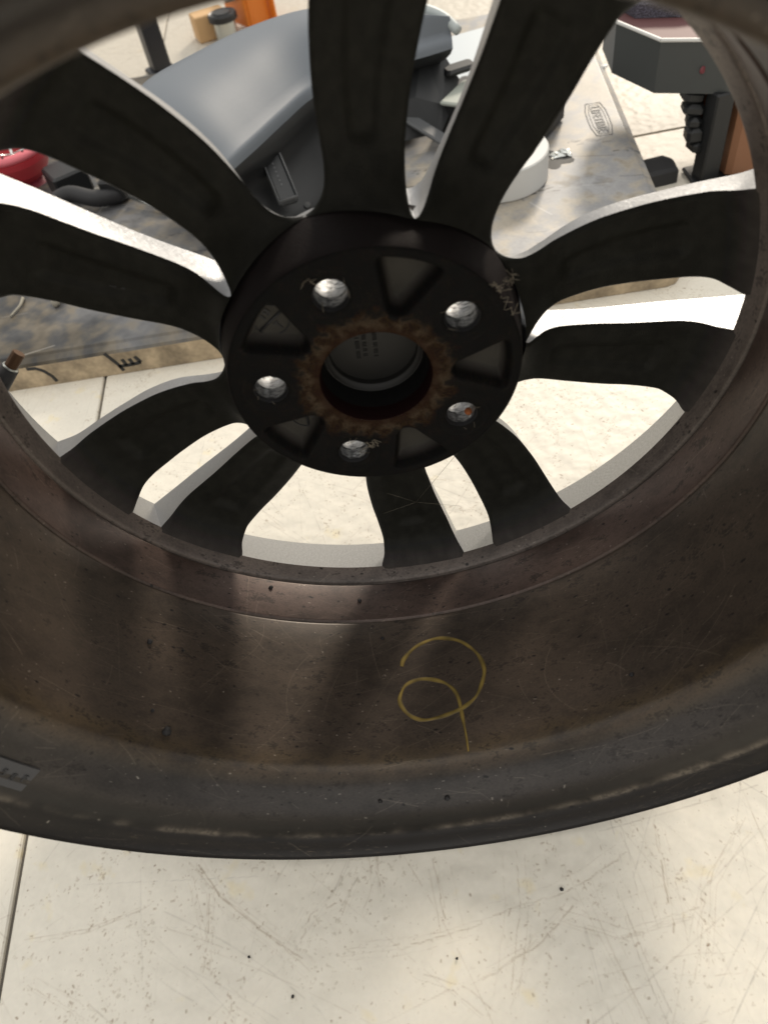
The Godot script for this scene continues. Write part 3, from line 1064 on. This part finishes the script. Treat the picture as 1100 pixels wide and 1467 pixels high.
func build_board() -> void:
	var t := thing("folding_tabletop", "scuffed grey plastic folding tabletop lying flat behind the wheel", "tabletop", Vector3(-0.2, 0, -0.75))
	var back := Transform3D(Basis(), Vector3(0.2, 0, 0.75))
	var outline := PackedVector2Array([Vector2(-1.1, -0.3855), Vector2(0.318, -0.3855), Vector2(0.328, -0.389), Vector2(0.3345, -0.397), Vector2(0.404, -1.15), Vector2(0.396, -1.164), Vector2(0.38, -1.17), Vector2(-1.1, -1.17)])
	var st := begin(-1)
	# stepped edge: flat top, rounded shoulder, short upright side
	var rings := []
	for lay in [[0.0, 0.0], [0.0, 0.029], [0.0015, 0.0325], [0.009, 0.0355], [0.011, 0.038], [0.0125, 0.0382]]:
		var r: PackedVector2Array = outline
		if lay[0] > 0.0:
			r = Geometry2D.offset_polygon(outline, -lay[0], Geometry2D.JOIN_MITER)[0]
		var best := 0
		for k in r.size():
			if r[k].distance_to(outline[0]) < r[best].distance_to(outline[0]): best = k
		var ring := []
		for k in r.size(): ring.append(Vector3(r[(best + k) % r.size()].x, lay[1], r[(best + k) % r.size()].y))
		rings.append(ring)
	for k in range(1, rings.size() - 1):
		if rings[k].size() == rings[k + 1].size():
			for c in rings[k].size():
				var d: int = (c + 1) % rings[k].size()
				quad(st, rings[k][c], rings[k][d], rings[k + 1][d], rings[k + 1][c])
	var top: Array = rings[rings.size() - 1]
	var flat := PackedVector2Array()
	for v in top: flat.append(Vector2(v.x, v.z))
	var ids := Geometry2D.triangulate_polygon(flat)
	for k in range(0, ids.size(), 3): tri(st, top[ids[k]], top[ids[k + 1]], top[ids[k + 2]])
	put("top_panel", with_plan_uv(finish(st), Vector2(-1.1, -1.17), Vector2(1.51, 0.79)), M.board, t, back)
	st = begin(-1)
	for c in rings[0].size():
		var d: int = (c + 1) % rings[0].size()
		quad(st, rings[0][c], rings[0][d], rings[1][d], rings[1][c])
	put("edge_band", finish(st), M.cream, t, back)
	# black pen marks on the upright edge
	st = begin()
	var z := -0.3852
	var si := 0
	for s in [[[-0.404, 0.027], [-0.394, 0.026], [-0.387, 0.021], [-0.381, 0.012], [-0.379, 0.004]], [[-0.312, 0.031], [-0.308, 0.024], [-0.303, 0.014], [-0.300, 0.004]], [[-0.303, 0.011], [-0.294, 0.0105], [-0.283, 0.011], [-0.277, 0.012]], [[-0.296, 0.020], [-0.294, 0.0105]], [[-0.288, 0.019], [-0.286, 0.0105]], [[-0.281, 0.021], [-0.277, 0.012]]]:
		var pts := PackedVector3Array()
		for q in s: pts.append(Vector3(q[0], q[1], z))
		var rows := []
		for k in pts.size():
			var d := (pts[mini(k + 1, pts.size() - 1)] - pts[maxi(k - 1, 0)]).normalized()
			var n := Vector3(-d.y, d.x, 0) * 0.0021
			rows.append(PackedVector3Array([pts[k] - n + Vector3(0, 0, -0.0004), pts[k] - n, pts[k] + n, pts[k] + n + Vector3(0, 0, -0.0004)]))
		skin(st, rows)
		if si == 0 or si == 5:
			put("pen_mark", finish(st), M.ink, t, back)
			st = begin()
		si += 1
	# moulded maker's emblem: a long six-sided frame with raised letters
	var bt := Transform3D(Basis(Vector3(-0.083, 0, 0.9965), Vector3(0.9965, 0, 0.083), Vector3.UP), Vector3(0.3250, 0.0382, -0.7180))
	st = begin()
	for fr in [[0.047, 0.0098, 0.0142, 0.0008], [0.0415, 0.0062, 0.0100, 0.0006]]:
		var L: float = fr[0]
		var a: float = fr[1]
		var b: float = fr[2]
		var ring := PackedVector3Array()
		for q in [[-L, -a], [-L * 0.5, -b * 0.96], [0, -b], [L * 0.5, -b * 0.96], [L, -a], [L, a], [L * 0.5, b * 0.96], [0, b], [-L * 0.5, b * 0.96], [-L, a], [-L, -a]]:
			ring.append(Vector3(q[0], q[1], 0.0))
		tube_into(st, ring, fr[3], 8)
	put("emblem_frame", finish(st), M.board_line, t, back * bt)
	var tm := TextMesh.new()
	tm.text = "LIFETIME"; tm.font = M.font; tm.font_size = 32; tm.pixel_size = 0.00053; tm.depth = 0.0016
	put("emblem_letters", tm, M.board_line, t, back * bt)
	# small push rivet at the far right corner
	put("rivet", lathe_y([Vector2(0.0001, 0.0025), Vector2(0.004, 0.002), Vector2(0.006, 0.0)], 20), M.white, t, back * Transform3D(Basis(), Vector3(0.3775, 0.034, -0.885)))

func build_bumper() -> void:
	var t := thing("car_bumper", "blue-black plastic car bumper cover lying on the grey tabletop", "bumper", Vector3(-0.1, 0.038, -0.7))
	var back := Transform3D(Basis(), Vector3(0.1, -0.038, 0.7))
	var far := curve_points([Vector3(-0.262, 0.18, -0.605), Vector3(-0.235, 0.20, -0.653), Vector3(-0.178, 0.20, -0.722), Vector3(-0.110, 0.20, -0.779), Vector3(-0.036, 0.20, -0.803), Vector3(0.045, 0.19, -0.80), Vector3(0.112, 0.172, -0.775), Vector3(0.140, 0.160, -0.775)], 40)
	var crest := curve_points([Vector3(-0.170, 0.145, -0.520), Vector3(-0.141, 0.152, -0.545), Vector3(-0.113, 0.152, -0.590), Vector3(-0.081, 0.152, -0.645), Vector3(-0.041, 0.152, -0.704), Vector3(0.030, 0.152, -0.745), Vector3(0.105, 0.152, -0.765), Vector3(0.140, 0.1535, -0.772)], 40)
	var foot := curve_points([Vector3(-0.168, 0.042, -0.545), Vector3(-0.145, 0.042, -0.548), Vector3(-0.105, 0.042, -0.560), Vector3(-0.060, 0.042, -0.590), Vector3(-0.02, 0.042, -0.665), Vector3(0.030, 0.042, -0.755), Vector3(0.080, 0.042, -0.815), Vector3(0.110, 0.042, -0.83)], 40)
	var top := []
	var face := []
	for i in far.size():
		var a := far[i]
		var b := crest[i]
		var c := foot[i]
		var low_back := Vector3(a.x - 0.01, 0.10, a.z - 0.035)
		var row := PackedVector3Array()
		for j in 5:
			row.append(low_back.lerp(a, j / 5.0) + Vector3(0, 0, -0.01 * sin(PI * j / 5.0)))
		for j in 13:
			var u := j / 12.0
			row.append(a.lerp(b, u) + Vector3(0, 0.016 * sin(PI * u), 0))
		for j in range(1, 5):
			var ang := j / 4.0 * PI * 0.5
			row.append(b + Vector3(0.0, -0.014 * (1.0 - cos(ang)) , 0.010 * sin(ang)))
		top.append(row)
		var q := b + Vector3(0, -0.014, 0.010)
		var row2 := PackedVector3Array()
		for j in 13:
			var u := j / 12.0
			var p := q.lerp(c, u)
			var dent := 0.022 * sin(PI * clampf((u - 0.12) / 0.75, 0, 1)) 
			row2.append(p + Vector3(-dent * 0.5, 0, -dent))
		face.append(row2)
	var st := begin(1)
	skin(st, top)
	put("skin", finish(st), M.bumper, t, back)
	st = begin(1)
	skin(st, face)
	put("underside", finish(st), M.plastic, t, back)
	# flange along the bottom, clip bracket, bolt, rolled pale end
	st = begin(1)
	tube_into(st, foot, 0.005, 8)
	put("bottom_flange", finish(st), M.plastic, t, back)
	var bx := Basis(Vector3.UP, deg_to_rad(38.0)) * Basis(Vector3.RIGHT, deg_to_rad(-25.0))
	var bd := (Vector3(-0.0895, 0.070, -0.555) - Vector3(-0.109, 0.110, -0.622)).normalized()
	var bsd := Vector3.UP.cross(bd).normalized()
	bx = Basis(bsd, bd.cross(bsd), bd)
	var br := put("clip_bracket", bevel_box(Vector3(0.024, 0.010, 0.068), 0.003), M.grey_dark, t, back * Transform3D(bx, Vector3(-0.098, 0.094, -0.585)))
	st = begin(-1)
	for s in [-1.0, 1.0]:
		box_into(st, Transform3D(Basis(), Vector3(s * 0.0115, 0.004, 0)), Vector3(0.002, 0.008, 0.060), 0.0008)
	box_into(st, Transform3D(Basis(), Vector3(0, 0.004, 0.031)), Vector3(0.024, 0.008, 0.002), 0.0008)
	for k in 6: box_into(st, Transform3D(Basis(), Vector3(-0.001, 0.0052, -0.02 + 0.006 * k)), Vector3(0.0022, 0.0012, 0.003), 0.0004)
	put("bracket_rib", finish(st), M.grey_plastic, br)
	put("bolt_head", lathe_y([Vector2(0.0001, 0.004), Vector2(0.004, 0.0035), Vector2(0.005, 0.0)], 12), M.plastic, t, back * Transform3D(bx, Vector3(-0.070, 0.066, -0.565)))
	st = begin()
	tube_into(st, curve_points([Vector3(0.06, 0.184, -0.80), Vector3(0.105, 0.178, -0.795), Vector3(0.133, 0.168, -0.785), Vector3(0.1485, 0.157, -0.766)], 16), 0.011, 10, 0.006)
	put("pale_end", finish(st), M.pale_plastic, t, back)
	# loose black trim still clipped to the right end
	var trim := thing("plastic_trim", "black and grey moulded trim piece behind the bumper's right end", "trim", Vector3(0.06, 0.038, -0.78))
	var tb := Transform3D(Basis(), Vector3(-0.06, -0.038, 0.78))
	st = begin(-1)
	skin(st, [PackedVector3Array([Vector3(0.070, 0.12, -0.80), Vector3(0.105, 0.13, -0.81), Vector3(0.135, 0.115, -0.80), Vector3(0.150, 0.09, -0.79)]), PackedVector3Array([Vector3(0.040, 0.09, -0.74), Vector3(0.085, 0.095, -0.745), Vector3(0.120, 0.08, -0.745), Vector3(0.130, 0.07, -0.745)]), PackedVector3Array([Vector3(0.030, 0.05, -0.72), Vector3(0.070, 0.05, -0.725), Vector3(0.105, 0.05, -0.73), Vector3(0.115, 0.05, -0.73)])])
	put("shell", finish(st), M.grey_dark, trim, tb)
	st = begin(-1)
	box_into(st, Transform3D(Basis(Vector3.UP, 0.8) * Basis(Vector3.RIGHT, 0.3), Vector3(0.083, 0.068, -0.728)), Vector3(0.020, 0.006, 0.115), 0.002)
	put("rail", finish(st), M.grey_plastic, trim, tb)
	st = begin(-1)
	box_into(st, Transform3D(Basis(Vector3.UP, 0.3), Vector3(0.150, 0.104, -0.790)), Vector3(0.045, 0.008, 0.026), 0.003)
	put("latch_bracket", finish(st), M.plastic, trim, tb)
	var sheet := thing("pale_panel", "pale bluish plastic panel lying beyond the black trim", "panel", Vector3(0.19, 0.038, -0.93))
	st = begin(-1)
	box_into(st, Transform3D(Basis(Vector3.UP, 0.25) * Basis(Vector3.RIGHT, 0.12), Vector3(0, 0.014, 0)), Vector3(0.14, 0.012, 0.17), 0.004)
	put("panel", finish(st), M.pale_blue, sheet)
	st = begin(-1)
	tube_into(st, PackedVector3Array([Vector3(-0.066, 0.0245, -0.07), Vector3(0.05, 0.0245, -0.098)]), 0.003, 8)
	put("folded_edge", finish(st), M.white, sheet)

func build_small_things() -> void:
	# roll of white tape
	var tp := thing("tape_roll", "white roll of tape standing on the grey tabletop beside a spoke", "tape roll", Vector3(0.170, 0.0382, -0.607))
	put("tape", lathe_y([Vector2(0.044, 0.001), Vector2(0.060, 0.0), Vector2(0.0615, 0.002), Vector2(0.0615, 0.036), Vector2(0.0600, 0.0375), Vector2(0.0450, 0.0365)], 72), M.white, tp)
	put("core", lathe_y([Vector2(0.0450, 0.0365), Vector2(0.0440, 0.036), Vector2(0.0440, 0.001)], 72), M.wood_pale, tp)
	# black case with a pale lid
	var bc := thing("black_case", "low black plastic case with pale green lid on the tabletop", "case", Vector3(0.196, 0.0382, -0.745))
	put("body", bevel_box(Vector3(0.155, 0.044, 0.085), 0.004), M.plastic, bc, Transform3D(Basis(Vector3.UP, -0.62), Vector3(0, 0.022, 0)))
	put("lid", bevel_box(Vector3(0.075, 0.006, 0.07), 0.002), M.pale_green, bc, Transform3D(Basis(Vector3.UP, -0.62), Vector3(-0.030, 0.047, 0.022) + Vector3(0, 0, -0.02)))
	# crumpled foil in a smear of grease
	var fo := thing("foil_scrap", "small crumpled shiny scrap of foil beside the white tape roll", "scrap", Vector3(0.2560, 0.0382, -0.640))
	var st := begin(-1)
	var rows := []
	for i in 7:
		var r := PackedVector3Array()
		for j in 7:
			var e := 1.0 - pow(maxf(absf(i - 3.0), absf(j - 3.0)) / 3.0, 2.0)
			r.append(Vector3((i - 3) * 0.0042 + rng.randfn(0, 0.0012), 0.0012 + e * rng.randf_range(0.001, 0.007), (j - 3) * 0.003 + rng.randfn(0, 0.0012)))
		rows.append(r)
	skin(st, rows)
	put("foil", finish(st), M.steel_bright, fo)
	var gr := thing("grease_smear", "black greasy smear on the tabletop under the foil scrap", "stain", Vector3(0.2500, 0.0382, -0.628))
	st = begin(1)
	var ctr := Vector3(0, 0.0006, 0)
	var ring := []
	for k in 28: 
		var a := TAU * k / 28
		var rr := 0.017 + 0.006 * sin(a * 3.0 + 1.0) + rng.randfn(0, 0.0014)
		ring.append(Vector3(cos(a) * rr * 0.9, 0.0002, sin(a) * rr * 1.15))
	for k in 28: tri(st, ctr, ring[k], ring[(k + 1) % 28])
	put("smear", finish(st), M.ink, gr)
	# crumbs on the tabletop at the left
	var q := thing("twig_scrap", "short pale twig lying on the tabletop at the left edge", "scrap", Vector3(-0.4330, 0.0382, -0.488))
	st = begin()
	tube_into(st, curve_points([Vector3(0.003, 0.002, -0.022), Vector3(0.004, 0.003, -0.005), Vector3(-0.002, 0.002, 0.008), Vector3(-0.004, 0.0022, 0.014)], 10), 0.0020, 7, 0.0013)
	put("twig", finish(st), M.twig, q)
	q = thing("gravel_crumb", "two grey gravel crumbs stuck together on the tabletop", "crumb", Vector3(-0.3820, 0.0382, -0.489))
	put("crumb", lump(0.0055, 3), M.twig, q, Transform3D(Basis(), Vector3(0, 0.0045, 0.005)))
	put("crumb", lump(0.0060, 4), M.twig, q, Transform3D(Basis(), Vector3(0.001, 0.005, -0.007)))
	# black wedge on the floor at the right of the tabletop
	q = thing("rubber_wedge", "black rubber wedge on the floor against the tabletop's right edge", "wedge", Vector3(0.376, 0, -0.600))
	put("wedge", prism(PackedVector2Array([Vector2(-0.022, 0.012), Vector2(0.020, 0.006), Vector2(0.022, -0.020), Vector2(0.012, -0.034), Vector2(-0.020, -0.030)]), 0.0, 0.020, 0.004), M.rubber, q)

	# tray on a post
	var tr := thing("metal_tray", "dark grey faceted metal tray with red-brown lining on an upright post", "tray", Vector3(0.42, 0, -0.60))
	var tb := Transform3D(Basis(), Vector3(-0.42, 0, 0.60))
	var o := PackedVector2Array([Vector2(0.327, -0.685), Vector2(0.357, -0.612), Vector2(0.428, -0.580), Vector2(0.70, -0.535), Vector2(0.70, -0.80), Vector2(0.375, -0.81), Vector2(0.335, -0.76)])
	var wall := begin(-1)
	var trim := begin(-1)
	for k in o.size():
		var a := o[k]
		var c := o[(k + 1) % o.size()]
		quad(wall, Vector3(a.x, 0.108, a.y), Vector3(c.x, 0.108, c.y), Vector3(c.x, 0.164, c.y), Vector3(a.x, 0.164, a.y))
		tube_into(trim, PackedVector3Array([Vector3(a.x, 0.165, a.y), Vector3(c.x, 0.165, c.y)]), 0.0021, 6)
	var ids := Geometry2D.triangulate_polygon(o)
	for k in range(0, ids.size(), 3): tri(wall, Vector3(o[ids[k]].x, 0.108, o[ids[k]].y), Vector3(o[ids[k + 1]].x, 0.108, o[ids[k + 1]].y), Vector3(o[ids[k + 2]].x, 0.108, o[ids[k + 2]].y))
	put("tray_wall", finish(wall), M.tray, tr, tb)
	put("rim_trim", finish(trim), M.white, tr, tb)
	var lining := begin(-1)
	for k in range(0, ids.size(), 3): tri(lining, Vector3(o[ids[k]].x, 0.150, o[ids[k]].y), Vector3(o[ids[k + 1]].x, 0.150, o[ids[k + 1]].y), Vector3(o[ids[k + 2]].x, 0.150, o[ids[k + 2]].y))
	put("lining", finish(lining), M.tray_lining, tr, tb)
	put("red_button", lathe_y([Vector2(0.0001, 0.002), Vector2(0.0035, 0.0018), Vector2(0.0042, 0.0)], 18), M.tray_button, tr, tb * Transform3D(Basis(Vector3(1, 0, 0), Vector3(0, 0, 1), Vector3(0, -1, 0)).rotated(Vector3.UP, 0.42), Vector3(0.402, 0.134, -0.5915)))
	put("post", bevel_box(Vector3(0.024, 0.110, 0.024), 0.002), M.plastic, tr, tb * Transform3D(Basis(Vector3.UP, 0.2), Vector3(0.428, 0.055, -0.588)))
	put("foot_plate", bevel_box(Vector3(0.06, 0.006, 0.06), 0.002), M.plastic, tr, tb * Transform3D(Basis(), Vector3(0.440, 0.003, -0.590)))
	for k in 5:
		var wide := 0.026 - 0.0025 * k + rng.randf_range(-0.003, 0.003)
		put("rubber_fin", bevel_box(Vector3(wide, rng.randf_range(0.012, 0.019), 0.024), 0.004), M.plastic, tr, tb * Transform3D(Basis(Vector3.BACK, rng.randf_range(-0.25, 0.25)) * Basis(Vector3.UP, rng.randf_range(-0.3, 0.3)), Vector3(0.402 + 0.0025 * k, 0.101 - 0.0145 * k, -0.607 + 0.002 * k)))
	var orange := thing("orange_casing", "dull orange machine casing half hidden behind the tray's post", "machine part", Vector3(0.48, 0, -0.64))
	put("casing", bevel_box(Vector3(0.13, 0.100, 0.07), 0.006), M.brown_panel, orange, Transform3D(Basis(Vector3.UP, 0.15), Vector3(0.03, 0.052, 0.02)))
	var st3 := begin(1)
	for k in 3: box_into(st3, Transform3D(Basis(Vector3.BACK, 0.3 - 0.25 * k), Vector3(-0.056 + 0.003 * k, 0.090 - 0.021 * k, 0.014)), Vector3(0.024, 0.026, 0.02), 0.005)
	put("lug", finish(st3), M.dull_orange, orange)
	var sp := thing("speckled_pad", "speckled lilac pad lying in the back of the dark tray", "pad", Vector3(0.46, 0.150, -0.755))
	put("pad", prism(PackedVector2Array([Vector2(-0.098, 0.030), Vector2(-0.050, 0.050), Vector2(0.20, 0.072), Vector2(0.20, -0.035), Vector2(-0.078, -0.042), Vector2(-0.108, -0.010)]), 0.0005, 0.0185, 0.003), M.speckle, sp)

	# post, timber, can and orange jack at the top left
	q = thing("steel_post", "dark square steel post standing on the floor behind the bumper", "post", Vector3(-0.352, 0, -1.275))
	put("shaft", bevel_box(Vector3(0.034, 0.60, 0.034), 0.003), M.post, q, Transform3D(Basis(Vector3.UP, 0.5), Vector3(0, 0.306, 0)))
	put("base_plate", bevel_box(Vector3(0.05, 0.008, 0.05), 0.002), M.post, q, Transform3D(Basis(Vector3.UP, 0.5), Vector3(0, 0.004, 0)))
	q = thing("wood_block", "small offcut of pale wood on the floor beside the black-lidded can", "wood block", Vector3(-0.262, 0, -1.415))
	put("timber", bevel_box(Vector3(0.065, 0.045, 0.045), 0.002), M.wood, q, Transform3D(Basis(Vector3.UP, 0.35), Vector3(0, 0.0225, 0)))
	q = thing("metal_can", "small silver can with a black lid beside the wood block", "can", Vector3(-0.228, 0, -1.375))
	put("body", lathe_y([Vector2(0.0001, 0.0), Vector2(0.021, 0.0), Vector2(0.022, 0.002), Vector2(0.022, 0.036), Vector2(0.020, 0.038)], 36), M.steel, q)
	put("lid", lathe_y([Vector2(0.0235, 0.036), Vector2(0.0285, 0.038), Vector2(0.0285, 0.047), Vector2(0.026, 0.050), Vector2(0.023, 0.048), Vector2(0.018, 0.048), Vector2(0.016, 0.051), Vector2(0.0001, 0.051)], 36), M.plastic, q)
	q = thing("orange_jack", "bright orange steel jack frame on the floor behind the bumper", "jack", Vector3(-0.180, 0, -1.44))
	q.scale = Vector3(0.8, 0.75, 0.8)
	put("side_plate", bevel_box(Vector3(0.006, 0.10, 0.12), 0.002), M.orange, q, Transform3D(Basis(Vector3.UP, 0.6), Vector3(-0.03, 0.055, 0)))
	put("side_plate", bevel_box(Vector3(0.006, 0.10, 0.12), 0.002), M.orange, q, Transform3D(Basis(Vector3.UP, 0.6), Vector3(0.03, 0.055, -0.02)))
	put("cross_plate", bevel_box(Vector3(0.066, 0.085, 0.006), 0.002), M.orange, q, Transform3D(Basis(Vector3.UP, 0.6), Vector3(0.018, 0.048, 0.03)))
	st = begin()
	tube_into(st, PackedVector3Array([Vector3(-0.055, 0.070, 0.012), Vector3(0.055, 0.070, -0.036)]), 0.006, 12)
	put("axle", finish(st), M.steel, q)

	# red hand wheel with its bracket at the left
	q = thing("red_handwheel", "red and pink hand wheel with chrome levers at the left edge", "hand wheel", Vector3(-0.500, 0.0, -0.83))
	q.scale = Vector3(1, 0.74, 1)
	st = begin()
	var pr := PackedVector3Array()
	for k in 41: pr.append(Vector3(cos(TAU * k / 40) * 0.046, 0.118, sin(TAU * k / 40) * 0.046))
	tube_into(st, pr, 0.0085, 12)
	put("rim", finish(st), M.pink, q)
	for k in 10:
		var a := TAU * k / 10 + 0.2
		put("rim_bolt", lump(0.0022, 60 + k), M.plastic, q, Transform3D(Basis(), Vector3(cos(a) * 0.046, 0.1262, sin(a) * 0.046)))
	put("bowl", lathe_y([Vector2(0.0001, 0.06), Vector2(0.03, 0.06), Vector2(0.042, 0.075), Vector2(0.052, 0.10), Vector2(0.054, 0.112), Vector2(0.046, 0.112), Vector2(0.036, 0.085), Vector2(0.0001, 0.075)], 40), M.red, q)
	put("base", lathe_y([Vector2(0.0001, 0.0), Vector2(0.07, 0.0), Vector2(0.07, 0.02), Vector2(0.04, 0.05), Vector2(0.03, 0.062)], 40), M.red_dark, q)
	for a in [0.4, 2.4, 4.4]:
		st = begin()
		tube_into(st, PackedVector3Array([Vector3(0, 0.104, 0), Vector3(cos(a) * 0.034, 0.122, sin(a) * 0.034)]), 0.0026, 8)
		lump_into(st, Vector3(cos(a) * 0.036, 0.124, sin(a) * 0.036), 0.0055, 5)
		put("lever", finish(st), M.steel_bright, q)
	q = thing("black_bracket", "black angled bracket on the tabletop between red hand wheel and bumper", "bracket", Vector3(-0.385, 0.0382, -0.735))
	put("arm", bevel_box(Vector3(0.050, 0.035, 0.055), 0.003), M.plastic, q, Transform3D(Basis(Vector3.UP, 0.55), Vector3(-0.030, 0.018, -0.035)))
	put("arm", bevel_box(Vector3(0.034, 0.030, 0.075), 0.003), M.plastic, q, Transform3D(Basis(Vector3.UP, -0.25), Vector3(0.052, 0.018, -0.01)))
	st = begin()
	tube_into(st, curve_points([Vector3(-0.055, 0.010, 0.030), Vector3(-0.02, 0.020, 0.015), Vector3(0.02, 0.015, 0.03), Vector3(0.052, 0.010, 0.02)], 20), 0.011, 12)
	put("sleeve", finish(st), M.rubber, q)
	st = begin()
	tube_into(st, PackedVector3Array([Vector3(0.066, 0.010, 0.030), Vector3(0.125, 0.004, 0.078)]), 0.0035, 10)
	put("rod", finish(st), M.steel_bright, q)

	# loose dirt
	var crumbs := [[-0.135, 0.219, 0.0009, "small dark crumb on the white tile below the wheel's left side"], [0.066, 0.202, 0.0013, "largest dark crumb on the white tile, right of the wheel's contact"], [-0.005, 0.233, 0.0009, "dark crumb on the white tile below the yellow mark"], [-0.107, 0.243, 0.0010, "dark crumb on the white tile nearest the bottom edge"]]
	for c in crumbs:
		q = thing("dirt_crumb", c[3], "crumb", Vector3(c[0], c[2] * 0.5, c[1]), "loose crumbs of dirt")
		put("crumb", lump(c[2], int(c[0] * 1000) + 500), M.dirt, q)
	var inside := [[-133.78, 0.115, 0.0030, "largest black crumb of dirt inside the rim, lower left"], [-139.0, 0.061, 0.0019, "black crumb of dirt inside the rim, left middle"], [-132.7, 0.060, 0.0009, "tiny black crumb inside the rim right of another crumb"], [-116.6, -0.003, 0.0016, "black crumb of dirt just below the bottom spoke window"], [-98.56, 0.004, 0.0016, "black crumb on the band below the bottom spoke window's right end"], [-94.55, 0.036, 0.0013, "black crumb inside the rim just left of the yellow mark's top"], [-86.35, 0.147, 0.0020, "black crumb on the rim seat below the yellow mark"], [-97.07, 0.145, 0.0015, "black crumb on the rim seat left of the yellow mark's tail"], [-50.98, 0.106, 0.0016, "black crumb inside the rim at the lower right"], [-136.6, 0.104, 0.0012, "small black crumb left of the largest crumb inside the rim"]]
	for c in inside:
		var g := Vector3(0, WHEEL_Y, 0) + Basis(Vector3.BACK, ROLL) * on_wheel(c[0], barrel_r(c[1]) - c[2] * 0.35, c[1])
		q = thing("dirt_crumb", c[3], "crumb", g, "loose crumbs of dirt")
		put("crumb", lump(c[2], int(-c[0] * 10)), M.dirt, q)

func lump(r: float, sd: int) -> ArrayMesh:
	var st := begin(1)
	lump_into(st, Vector3.ZERO, r, sd)
	return finish(st)

func lump_into(st: SurfaceTool, c: Vector3, r: float, sd: int) -> void:
	var g := RandomNumberGenerator.new()
	g.seed = sd
	var rows := []
	for i in 7:
		var row := PackedVector3Array()
		for j in 9:
			var th := PI * i / 6.0
			var ph := TAU * (j % 8) / 8.0
			var rr := r * g.randf_range(0.75, 1.15) if j < 8 and i > 0 and i < 6 else r * 0.9
			row.append(c + Vector3(sin(th) * cos(ph), cos(th), sin(th) * sin(ph)) * rr)
		row[8] = row[0]
		rows.append(row)
	skin(st, rows)

func _ready() -> void:
	rng.seed = 77
	# camera: a phone held above the wheel, looking down through it
	var cam := Camera3D.new()
	cam.name = "camera"
	var right := Vector3(0.98800, -0.13120, 0.08090)
	var down := Vector3(-0.14570, -0.62270, 0.76870)
	var fwd := Vector3(-0.05040, -0.77130, -0.63440)
	cam.transform = Transform3D(Basis(right, -down, -fwd).orthonormalized(), Vector3(0.0141, 0.5321, 0.3127))
	cam.near = 0.01
	cam.far = 60.0
	var at := CameraAttributesPhysical.new()
	at.frustum_focal_length = 17.72
	at.frustum_focus_distance = 0.56
	at.exposure_aperture = 5.2
	cam.attributes = at
	cam.fov = 68.223
	add_child(cam)
	cam.current = true
	# soft daylight coming in from beyond the wheel
	var we := WorldEnvironment.new()
	we.name = "world_environment"
	var env := Environment.new()
	env.background_mode = Environment.BG_SKY
	var sky := Sky.new()
	var sm := ProceduralSkyMaterial.new()
	sm.sky_top_color = Color(0.94, 0.93, 0.91)
	sm.sky_horizon_color = Color(0.50, 0.49, 0.48)
	sm.sky_curve = 0.6
	sm.ground_bottom_color = Color(0.30, 0.28, 0.26)
	sm.ground_horizon_color = Color(0.36, 0.34, 0.32)
	sm.sky_energy_multiplier = 1.15
	sm.ground_energy_multiplier = 0.92
	sm.sun_angle_max = 0.0
	sky.sky_material = sm
	env.sky = sky
	env.tonemap_mode = Environment.TONE_MAPPER_LINEAR
	env.tonemap_exposure = 1.18
	env.sdfgi_enabled = true
	env.ssao_enabled = true
	env.ssil_enabled = true
	we.environment = env
	add_child(we)
	var sun := DirectionalLight3D.new()
	sun.name = "daylight"
	var from := Vector3(0.42, 0.56, -0.95).normalized()
	sun.look_at_from_position(from * 5.0, Vector3.ZERO, Vector3.UP)
	sun.light_energy = 0.66
	sun.light_angular_distance = 10.0
	sun.light_color = Color(1.0, 0.95, 0.88)
	sun.shadow_enabled = true
	add_child(sun)

	var font := SystemFont.new()
	font.font_names = PackedStringArray(["Droid Sans"])
	font.font_weight = 700
	M.font = font
	make_materials()
	M.board_line = mat(lin(0.20, 0.20, 0.20), 0.5)
	M.grey_dark = mat(lin(0.022, 0.024, 0.026), 0.45)
	M.wood_pale = mat(lin(0.40, 0.38, 0.35), 0.8)
	M.pale_green = mat(lin(0.42, 0.45, 0.40), 0.5)
	M.pale_blue = mat(lin(0.52, 0.57, 0.60), 0.45)
	M.twig = mat(lin(0.30, 0.28, 0.23), 0.9)
	M.steel_bright = mat(lin(0.72, 0.74, 0.72), 0.22, 0.9)
	M.tray_button = mat(lin(0.16, 0.03, 0.04), 0.5)
	M.post = mat(lin(0.012, 0.014, 0.020), 0.4)
	M.red_dark = mat(lin(0.16, 0.008, 0.02), 0.4)
	build_floor()
	build_board()
	build_wheel()
	build_bumper()
	build_small_things()
